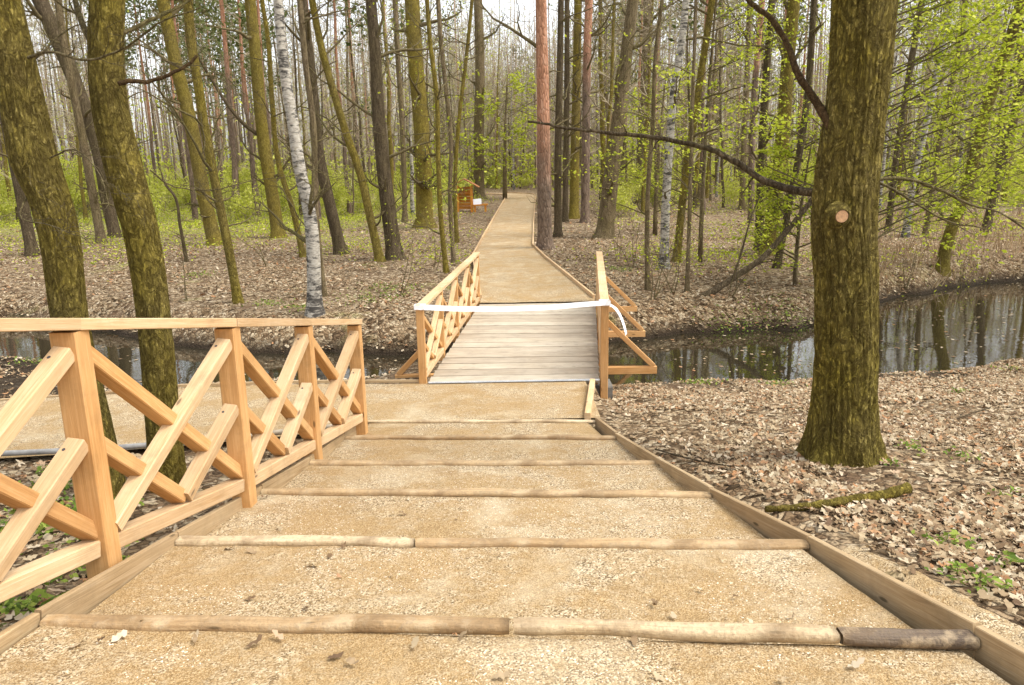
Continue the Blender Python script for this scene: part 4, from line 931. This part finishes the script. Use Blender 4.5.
occ = [(o.location.x, o.location.y) for o in col.objects if o.type == 'EMPTY' and o.get('category') in ('tree',)]
cnt = 0; tries = 0
while cnt < 345 and tries < 18000:
    tries += 1
    Y = rnd.uniform(42, 115) if cnt > 40 else rnd.uniform(42, 62); X = rnd.uniform(-0.72, 0.74)*(Y+3)
    if cnt > 305: Y = rnd.uniform(85, 120); X = rnd.uniform(-0.13, 0.06)*Y
    l_, r_ = path_x(Y); mg = 1.6 + (Y > 60)*1.5
    if (X > l_-mg and X < r_+mg and Y < 76) or (X > l_-16 and X < r_+4 and 70 < Y < 84): continue
    ix = 512+X/Y*F
    if 430 < ix < 535 and Y < 70: continue
    if min((X-a)**2+(Y-c)**2 for a, c in occ) < (1.3+Y*0.012)**2: continue
    if Y < 45 and -9 < (ix-455) < 30: continue
    side = ix
    if side < 300: ty = rnd.choices(['pine', 'bare', 'birch'], [5.5, 3, 0.4])[0]
    elif side < 560: ty = rnd.choices(['pine', 'bare', 'birch'], [1.0, 5, 2])[0]
    elif side < 800: ty = rnd.choices(['pine', 'bare', 'birch'], [3, 4, 1])[0]
    else: ty = rnd.choices(['pine', 'bare', 'birch'], [1.0, 5, 3])[0]
    src = rnd.choice(PR[ty])
    if src.name not in used: used.add(src.name); c = src
    else: c = copy_tree(src)
    c.location = (X, Y, float(G(X, Y))-0.05); c.rotation_euler = (0, 0, rnd.uniform(0, 6.28)); s_ = rnd.uniform(0.75, 1.2); c.scale = (s_, s_, s_*rnd.uniform(0.9, 1.1))
    tag(c, GL[ty]+zone(ix), 'tree', GN[ty]+zone(ix)); occ.append((X, Y)); cnt += 1
for k in PR:
    for p_ in PR[k]:
        if p_.name not in used: p_.location = (0, 130, 0); tag(p_, GL[k]+zone(500), 'tree', GN[k]+zone(500))

# --- spring shrubs
def shrub_proto(h, rad_, leaf, ls):
    root = empty('green_shrub', (0, 0, 0)); root['category'] = 'shrub'; m = MB(); tips = []
    for k in range(7):
        an = rnd.uniform(0, 6.28); grow(m, (rnd.gauss(0, .2), rnd.gauss(0, .2), -0.05), (math.cos(an)*rad_/h, math.sin(an)*rad_/h, 1), h*rnd.uniform(.6, 1.05), 0.02, 2, tips, 0.16, 0.1, 6, 5)
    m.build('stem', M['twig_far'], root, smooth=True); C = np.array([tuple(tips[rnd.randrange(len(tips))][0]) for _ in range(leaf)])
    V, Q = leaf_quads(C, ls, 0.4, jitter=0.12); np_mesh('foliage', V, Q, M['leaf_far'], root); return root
SHP = [shrub_proto(2.6, 1.4, 1600, 0.12), shrub_proto(1.6, 1.2, 1100, 0.10), shrub_proto(3.8, 1.6, 2000, 0.14)]
used2 = set(); cnt = 0; tries = 0
while cnt < 160 and tries < 8000:
    tries += 1
    Y = rnd.uniform(42, 100); X = rnd.uniform(-0.72, 0.74)*(Y+2); l_, r_ = path_x(Y)
    if (X > l_-2.2 and X < r_+2.2 and Y < 78) or (X > l_-16 and X < r_+4 and 68 < Y < 84): continue
    ix = 512+X/Y*F
    if ix > 560 and Y < 42 and rnd.random() < 0.8: continue
    if Y < 52 and 425 < ix < 490: continue
    if ix > 560 and rnd.random() < 0.45: continue
    src = rnd.choice(SHP)
    if src.name not in used2: used2.add(src.name); c = src
    else: c = copy_tree(src)
    c.location = (X, Y, float(G(X, Y))); c.rotation_euler = (0, 0, rnd.uniform(0, 6.28)); s_ = rnd.uniform(0.5, 1.0)*(0.75 if Y < 40 else 1.0); c.scale = (s_, s_, s_)
    tag(c, 'light green spring shrub in the far undergrowth '+zone(ix), 'shrub', 'light green shrubs '+zone(ix)); cnt += 1

# --- far wood: one mass that closes the view
def far_wood():
    n = 2000; th = rng.uniform(-0.80, 0.80, n); dist = rng.uniform(85, 190, n); X = np.sin(th)*dist; Y = np.cos(th)*dist
    V = []; Fq = []; 
    h = rng.uniform(12, 24, n); r_ = rng.uniform(0.05, 0.17, n); lx = rng.normal(0, 0.5, n)
    a = np.array([0, 2.094, 4.189]); Vs = []
    for f, rr_ in ((0, 1), (0.5, .75), (1, 0.3)):
        for k in range(3):
            Vs.append(np.stack([X+lx*f*f+np.cos(a[k])*r_*rr_, Y+np.sin(a[k])*r_*rr_, h*f-0.2], -1))
    V = np.stack(Vs, 1).reshape(-1, 3); base = np.arange(n)*9; Q = []
    for s_ in (0, 3):
        for k in range(3): Q.append(np.stack([base+s_+k, base+s_+(k+1) % 3, base+s_+3+(k+1) % 3, base+s_+3+k], -1))
    o = np_mesh('far_wood_trunks', V, np.concatenate(Q), M['wood_far'])
    # twigs
    m_ = 130000; th = rng.uniform(-0.80, 0.80, m_); dist = rng.uniform(90, 190, m_); z = rng.uniform(0.5, 20, m_)**1.0
    th = np.where(rng.random(m_) < 0.3, rng.normal(-0.03, 0.12, m_), th); keep = rng.random(m_) < np.where(th < -0.25, 0.35, 1.0)*(1-0.4*ss(8, 20, z)); th = th[keep]; dist = dist[keep]; z = z[keep]; m_ = len(z)
    C = np.stack([np.sin(th)*dist, np.cos(th)*dist, z], -1); d = rng.normal(0, 1, (m_, 3)); d[:, 2] = np.abs(d[:, 2])+0.6; d /= np.linalg.norm(d, axis=1)[:, None]
    L_ = rng.uniform(0.6, 2.2, m_)[:, None]; sd_ = np.cross(d, rng.normal(0, 1, (m_, 3))); sd_ /= np.linalg.norm(sd_, axis=1)[:, None]; wv = sd_*rng.uniform(0.015, 0.04, m_)[:, None]
    V = np.stack([C-wv, C+wv, C+d*L_+wv*.3, C+d*L_-wv*.3], 1).reshape(-1, 3)
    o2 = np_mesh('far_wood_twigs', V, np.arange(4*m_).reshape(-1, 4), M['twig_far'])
    m_ = 60000; th = rng.uniform(-0.80, 0.80, m_); dist = rng.uniform(80, 180, m_); z = np.abs(rng.normal(0, 2.6, m_))+0.1
    z2 = rng.random(m_) < 0.22; z = np.where(z2, rng.uniform(3, 12, m_), z)
    C = np.stack([np.sin(th)*dist, np.cos(th)*dist, z], -1); V, Q = leaf_quads(C, 0.32, 0.3)
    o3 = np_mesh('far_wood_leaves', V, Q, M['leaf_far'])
    r_ = empty('far_wood', (0, 100, 0), 'hazy mass of thin trunks, twigs and pale green leaves closing the wood', 'woodland'); r_['kind'] = 'stuff'
    for q, nm in ((o, 'trunks'), (o2, 'twigs'), (o3, 'foliage')): attach(q, r_); q.name = nm; q['kind'] = 'stuff'
far_wood()

# ------------------------------------------------------------------ ground cover
def scatter(n, xr_, yr, dens=None, m=0.06):
    X = rng.uniform(*xr_, n); Y = rng.uniform(*yr, n); k = ~on_path(X, Y, m)
    k &= (np.abs(X) < 0.78*(Y+1.5)+1.0)
    if dens is not None: k &= rng.random(n) < dens(X, Y)
    X = X[k]; Y = Y[k]; Z = G(X, Y); k = Z > WATER+0.02; return X[k], Y[k], Z[k]
def litter(name, X, Y, Z, size, label):
    n = len(X); s = size*rng.uniform(0.35, 1.45, n); yaw = rng.uniform(0, 2*np.pi, n); tx = rng.normal(0, 0.26, n); ty = rng.normal(0, 0.26, n); cu = rng.uniform(-0.2, 0.4, n)
    out = [(-0.55, 0), (-0.30, 0.20), (-0.12, 0.13), (0.05, 0.30), (0.2, 0.18), (0.38, 0.20), (0.55, 0), (0.38, -0.20), (0.2, -0.18), (0.05, -0.30), (-0.12, -0.13), (-0.30, -0.20)]
    V = np.zeros((n, 12, 3))
    for i, (a, b_) in enumerate(out):
        lx = a*s; lyy = b_*s*rng.uniform(0.8, 1.2, n); lz = (cu*(a*a*1.6+abs(b_)*1.3) + tx*a + ty*b_)*s
        V[:, i, 0] = X+lx*np.cos(yaw)-lyy*np.sin(yaw); V[:, i, 1] = Y+lx*np.sin(yaw)+lyy*np.cos(yaw); V[:, i, 2] = Z+0.012+lz+rng.uniform(0, 0.018, n)*1.0
    b0 = np.arange(n)*12; Q = np.concatenate([np.stack([b0+a, b0+b_, b0+c, b0+d], -1) for a, b_, c, d in ((0, 1, 2, 10), (0, 10, 11, 11), (2, 3, 9, 10), (3, 4, 8, 9), (4, 5, 7, 8), (5, 6, 7, 7))])
    Qf = np.concatenate([np.stack([b0+a, b0+b_, b0+c, b0+d], -1) for a, b_, c, d in ((11, 0, 1, 2), (11, 2, 3, 10), (10, 3, 9, 9), (3, 4, 8, 9), (4, 5, 7, 8), (5, 6, 7, 7))])
    quads = np.concatenate([np.stack([b0+a, b0+b_, b0+c, b0+d], -1) for a, b_, c, d in ((0, 1, 2, 11), (2, 3, 10, 11), (3, 4, 9, 10), (4, 5, 8, 9), (5, 6, 7, 8))])
    o = np_mesh(name, V.reshape(-1, 3), quads, M['litter']); tag(o, label, 'fallen leaves', None, 'stuff')
patch = lambda X, Y: np.clip(0.55+1.9*fbm(X*0.7, Y*0.7, 4.4)+0.8*fbm(X*3, Y*3, 2.4), 0.06, 1)
def dn(X, Y):
    l_, r_ = stair_x(Y); e = np.where(X > 0, X-r_, l_-X)
    return patch(X, Y)*np.where(Y < 8.5, ss(0.2, 0.9, e)*0.95+0.05, 1.0)*np.where((X > 0) & (Y < 4.6) & (e < 0.3), 0.15, 1.0)
X, Y, Z = scatter(230000, (0.9, 13), (1.5, 14.5), dn); litter('fallen_leaves', X, Y, Z, 0.060, 'pale dry leaves covering the ground round the oak')
X, Y, Z = scatter(45000, (-13, -1.2), (1.5, 14), lambda X, Y: dn(X, Y)*0.6); litter('fallen_leaves', X, Y, Z, 0.08, 'dry leaves on the ground behind the railing')
X, Y, Z = scatter(150000, (-26, 30), (13.5, 30), patch); litter('fallen_leaves', X, Y, Z, 0.085, 'dry leaves covering the far banks of the stream')
X, Y, Z = scatter(60000, (-40, 42), (30, 60), lambda X, Y: patch(X, Y)*0.8); litter('fallen_leaves', X, Y, Z, 0.13, 'dry leaves on the floor of the far wood')
def step_z(x, y):
    for k in range(6):
        if y <= log_y(k, x): break
    ya = log_y(k-1, x)-0.03 if k else -2.0; yb = log_y(k, x); l_, r_ = stair_x(y); g = (x-l_)/(r_-l_)
    z = S(LW[0][0][1])-0.01+(yb-y)*0.13 if k == 0 else (S(ya)-0.115)*(1-(y-ya)/(yb-ya))+(S(yb)-0.02)*(y-ya)/(yb-ya)
    return float(z+0.012*float(fbm(x*2.2, y*2.2, 0.7))+0.02*abs(g-0.5)**3)
# stray leaves on the gravel
Xs = []; 
for (a, c) in ((140, 634), (78, 652), (340, 577), (520, 455), (455, 640), (640, 520), (330, 560), (700, 590), (560, 480), (905, 575)):
    q = on_plane(a, c, SH-0.05, SS); Xs.append(q)
for _ in range(70):
    Xs.append(on_plane(rnd.uniform(60, 950), rnd.uniform(430, 680), SH-0.05, SS))
Xs = np.array(Xs); lq, rq = stair_x(Xs[:, 1]); Xs = Xs[(Xs[:, 0] > lq+0.1) & (Xs[:, 0] < rq-0.1)]; Xs[:, 2] = [step_z(q[0], q[1]) for q in Xs]; litter('stray_leaves', Xs[:, 0], Xs[:, 1], Xs[:, 2]-0.004, 0.05, 'a few dry leaves scattered on the gravel steps')

# gravel chips
def chips():
    n = 60000; Y = 1.2+5.5*rng.random(n)**1.5; l_, r_ = stair_x(Y); X = l_+(r_-l_)*rng.uniform(0.03, 0.97, n)
    k = (fbm(X*1.3, Y*1.3, 8.8)+0.35*fbm(X*7, Y*7, 1.1)) > -0.12; X = X[k]; Y = Y[k]
    yl = np.array(ly); idx = np.searchsorted(yl, Y)
    Z = np.zeros(len(X)); ok = np.ones(len(X), bool)
    for k in range(6):
        m_ = idx == k
        if not m_.any(): continue
        x, y = X[m_], Y[m_]
        yb = np.array([log_y(k, q) for q in x]); ya = np.array([log_y(k-1, q) for q in x])-0.03 if k else 0*x-2
        if k == 0: z = S(LW[0][0][1])-0.01+(yb-y)*0.13
        else: f = (y-ya)/(yb-ya); z = (S(ya)-0.115)*(1-f)+(S(yb)-0.02)*f
        l_, r_ = stair_x(y); g = (x-l_)/(r_-l_); z = z+0.012*fbm(x*2.2, y*2.2, 0.7)+0.02*np.abs(g-0.5)**3
        Z[m_] = z; ok[m_] = (np.abs(y-yb) > 0.06) & (np.abs(y-ya) > 0.07)
    X = X[ok]; Y = Y[ok]; Z = Z[ok]; n = len(X); s = rng.uniform(0.0025, 0.0065, n)
    base = np.array([(1, 0, 0), (0, 1, 0), (-1, 0, 0), (0, -1, 0), (0, 0, 1)])*np.array([1.2, 0.8, 0.55]); yaw = rng.uniform(0, 6.28, n)
    V = np.zeros((n, 5, 3))
    for i in range(5):
        bx, by, bz = base[i]; V[:, i, 0] = X+s*(bx*np.cos(yaw)-by*np.sin(yaw)); V[:, i, 1] = Y+s*(bx*np.sin(yaw)+by*np.cos(yaw)); V[:, i, 2] = Z-0.001+s*bz+s*rng.normal(0, 0.25, n)*(i < 4)
    b0 = np.arange(n)*5; Q = np.concatenate([np.stack([b0+i, b0+(i+1) % 4, b0+4], -1) for i in range(4)])
    mt = island_mat('stone_chips', [(0, (0.20, 0.14, 0.09)), (0.25, (0.46, 0.34, 0.20)), (0.6, (0.66, 0.54, 0.37)), (1, (0.85, 0.77, 0.64))])
    o = np_mesh('gravel_chips', V.reshape(-1, 3), Q, mt); tag(o, 'loose pale stone chips lying on the gravel steps', 'gravel chips', None, 'stuff')
chips()

# weeds, grass tufts
def weeds(centres, per, spread, ls, mat, label, name='low_weeds', hgt=0.08):
    C = []
    for (x, y, s_) in centres:
        for _ in range(int(per*s_)):
            X_ = x+rnd.gauss(0, spread*s_); Y_ = y+rnd.gauss(0, spread*s_)
            if bool(on_path(np.array(X_), np.array(Y_), 0.05)): continue
            C.append((X_, Y_, float(G(X_, Y_))+rnd.uniform(0.01, hgt)))
    V, Q = leaf_quads(np.array(C), ls, 0.7); o = np_mesh(name, V, Q, M[mat]); tag(o, label, 'weeds', None, 'stuff')
cs = []
for _ in range(26):
    q = hit(rnd.uniform(-20, 130), rnd.uniform(470, 625)); cs.append((q[0], q[1], rnd.uniform(0.5, 1.2)))
weeds([c for c in cs if c[0] < -1.9], 70, 0.13, 0.045, 'weed', 'green weeds growing under the near railing')
cs = [(*hit(a, c)[:2], s_) for a, c, s_ in ((960, 552, .5), (955, 580, .4), (975, 590, .5), (1000, 570, .3), (955, 395, .5), (905, 448, .4), (960, 460, .5), (1010, 500, .4), (915, 455, .4), (890, 470, .3), (1010, 372, .8), (990, 592, .4), (940, 545, .4))]
weeds(cs, 60, 0.13, 0.03, 'weed', 'scattered green weeds among the dry leaves at right')
cs = [(*hit(a, c)[:2], s_) for a, c, s_ in ((745, 322, .8), (775, 318, 1.2), (800, 320, 1.2), (720, 330, .8), (85, 352, .5), (30, 362, .6), (125, 378, .5), (370, 300, 1.5), (390, 290, 1.5), (620, 270, 1), (200, 275, 1), (320, 250, 1.6), (270, 305, .8), (300, 308, .8), (640, 385, .5), (700, 384, .5), (780, 384, .5))]
weeds(cs, 130, 0.30, 0.04, 'weed', 'patches of bright grass and herbs along the stream banks', hgt=0.07)
cs = []
for _ in range(520):
    Y_ = 23+45*rnd.random()**1.3; X_ = rnd.uniform(-0.7, 0.7)*Y_
    if rnd.random() > float(grassiness(np.array(X_), np.array(Y_)))+0.06: continue
    cs.append((X_, Y_, rnd.uniform(1, 2.2)))
weeds(cs, 150, 0.85, 0.065, 'leaf', 'light green herb layer on the floor of the wood', 'herb_layer', 0.28)
# dry reeds at right far bank
def reeds():
    n = 17000; X = rng.uniform(8, 34, n); Y = rng.uniform(20, 40, n); k = (X/Y > 0.44) & (fbm(X*.4, Y*.4, 2.2) > -0.25); X = X[k]; Y = Y[k]; Z = G(X, Y); k = Z > WATER+0.05; X, Y, Z = X[k], Y[k], Z[k]; n = len(X)
    h = rng.uniform(0.1, 0.55, n); lx = rng.normal(0, .28, n)*h; lyv = rng.normal(0, .28, n)*h; wv = rng.uniform(.006, .014, n); a = rng.uniform(0, 3.14, n); cx, sx = np.cos(a)*wv, np.sin(a)*wv
    V = np.stack([np.stack([X-cx, Y-sx, Z], -1), np.stack([X+cx, Y+sx, Z], -1), np.stack([X+lx+cx*.4, Y+lyv+sx*.4, Z+h], -1), np.stack([X+lx-cx*.4, Y+lyv-sx*.4, Z+h], -1)], 1).reshape(-1, 3)
    o = np_mesh('dry_reeds', V, np.arange(4*n).reshape(-1, 4), M['reed']); tag(o, 'dry straw-coloured reeds and grass on the far bank at right', 'reeds', None, 'stuff')
reeds()
# floating bits on the water
n = 3500; X = rng.uniform(-14, 18, n); Y = rng.uniform(10, 24, n); k = (Y > Yn(X)-0.1) & (Y < Yf(X)+0.2) & (fbm(X*.8, Y*.8, 6.1)+0.25*(X > 3) > 0.05); X = X[k]; Y = Y[k]
C = np.stack([X, Y, np.full(len(X), WATER+0.004)], -1); V, Q = leaf_quads(C, 0.06, 30); V[:, 2] = WATER+0.005+0.004*rng.random(len(V))
tag(np_mesh('floating_leaves', V, Q, M['litter']), 'small leaves floating on the dark stream', 'floating leaves', None, 'stuff')

# fallen mossy stick
m = MB(); P_ = [Vector(hit(a, c))+Vector((0, 0, z)) for a, c, z in ((765, 512, .02), (790, 515, .05), (820, 513, .06), (850, 508, .06), (880, 505, .07), (907, 500, .09))]
P_ = polypts(P_, 6); m.tube(P_, [0.020+0.018*i/len(P_)+0.004*math.sin(i*1.7) for i in range(len(P_))], 10); o = m.build('fallen_branch', M['bark_moss'], smooth=True); tag(o, 'mossy fallen branch lying on the leaves below the oak, beside the steps', 'fallen branch')
for i, (pp_, r_, lab) in enumerate((([(893, 402), (915, 396), (940, 387)], .012, 'dark dead stick on the leaves right of the oak'), ([(655, 452), (690, 462), (740, 470), (770, 468)], .008, 'thin dark twig lying left of the oak foot'),
        ([(990, 410), (960, 420), (930, 440)], .008, 'thin twig lying far right among the leaves'), ([(600, 490), (622, 492), (640, 487)], .006, 'small curled twig on the third gravel step'))):
    m = MB(); P_ = polypts([Vector(hit(a, c))+Vector((0, 0, .03)) for a, c in pp_], 5)
    m.tube(P_, [r_*(1-.5*i/len(P_)) for i in range(len(P_))], 6); grow(m, P_[len(P_)//2], (rnd.gauss(0, 1), rnd.gauss(0, 1), 0.05), 0.3, r_*.5, 1, [], .2, 0, 4, 3); o = m.build('fallen_twig', M['bark_dark'], smooth=True); tag(o, lab, 'twig')

# ------------------------------------------------------------------ roadside shelter with bench
b0 = Vector(hit(468, 212)); sc_ = (b0-Vector(CAM)).dot(Vector(fw))/F
hut = empty('wooden_shelter', tuple(b0), 'small orange wooden shelter with gabled roof and bench beside the far path', 'shelter')
def hb(name, a, c, w_, t_, side, mat='wood_orange', par=None):
    m = MB(); m.beam(b0+Vector(a), b0+Vector(c), w_, t_, side, 0.006); o = m.build(name, M[mat], uv=True); return attach(o, hut)
for x in (-0.62, 0.25):
    for y in (-0.3, 0.45): hb('post', (x, y, -0.1), (x, y, 1.62), 0.14, 0.14, (1, 0, 0))
for k in range(7): hb('wall_log', (-0.62, 0.45, 0.25+0.2*k), (0.25, 0.45, 0.25+0.2*k), 0.17, 0.08, (0, 0, 1))
for x in (0.25,):
    for k in range(4): hb('wall_log', (x, -0.3, 0.12+0.16*k), (x, 0.45, 0.12+0.16*k), 0.13, 0.07, (0, 0, 1))
m = MB(); m.beam(b0+Vector((-1.2, 0.08, 1.45)), b0+Vector((-0.19, 0.08, 2.02)), 1.3, 0.05, (0, 1, 0)); m.beam(b0+Vector((-0.17, 0.08, 2.02)), b0+Vector((0.75, 0.08, 1.5)), 1.3, 0.05, (0, 1, 0)); attach(m.build('roof', plain('brown_roof_boards', (0.36, 0.14, 0.04), 0.8), uv=True), hut)
hb('shelf', (-0.6, 0.05, 1.15), (0.3, 0.05, 1.15), 0.45, 0.05, (0, 1, 0))
m = MB(); m.beam(b0+Vector((0.36, -0.36, 0.62)), b0+Vector((0.86, -0.36, 0.66)), 0.36, 0.02, (0.1, 0.35, 1)); attach(m.build('notice_sheet', M['paper']), hut)
hb('seat', (0.3, -0.25, 0.42), (1.25, -0.25, 0.46), 0.42, 0.09, (0, 1, 0)); hb('seat_leg', (0.45, -0.25, -0.05), (0.45, -0.25, 0.4), 0.3, 0.12, (0, 1, 0)); hb('seat_leg', (1.1, -0.25, -0.05), (1.1, -0.25, 0.42), 0.3, 0.12, (0, 1, 0))
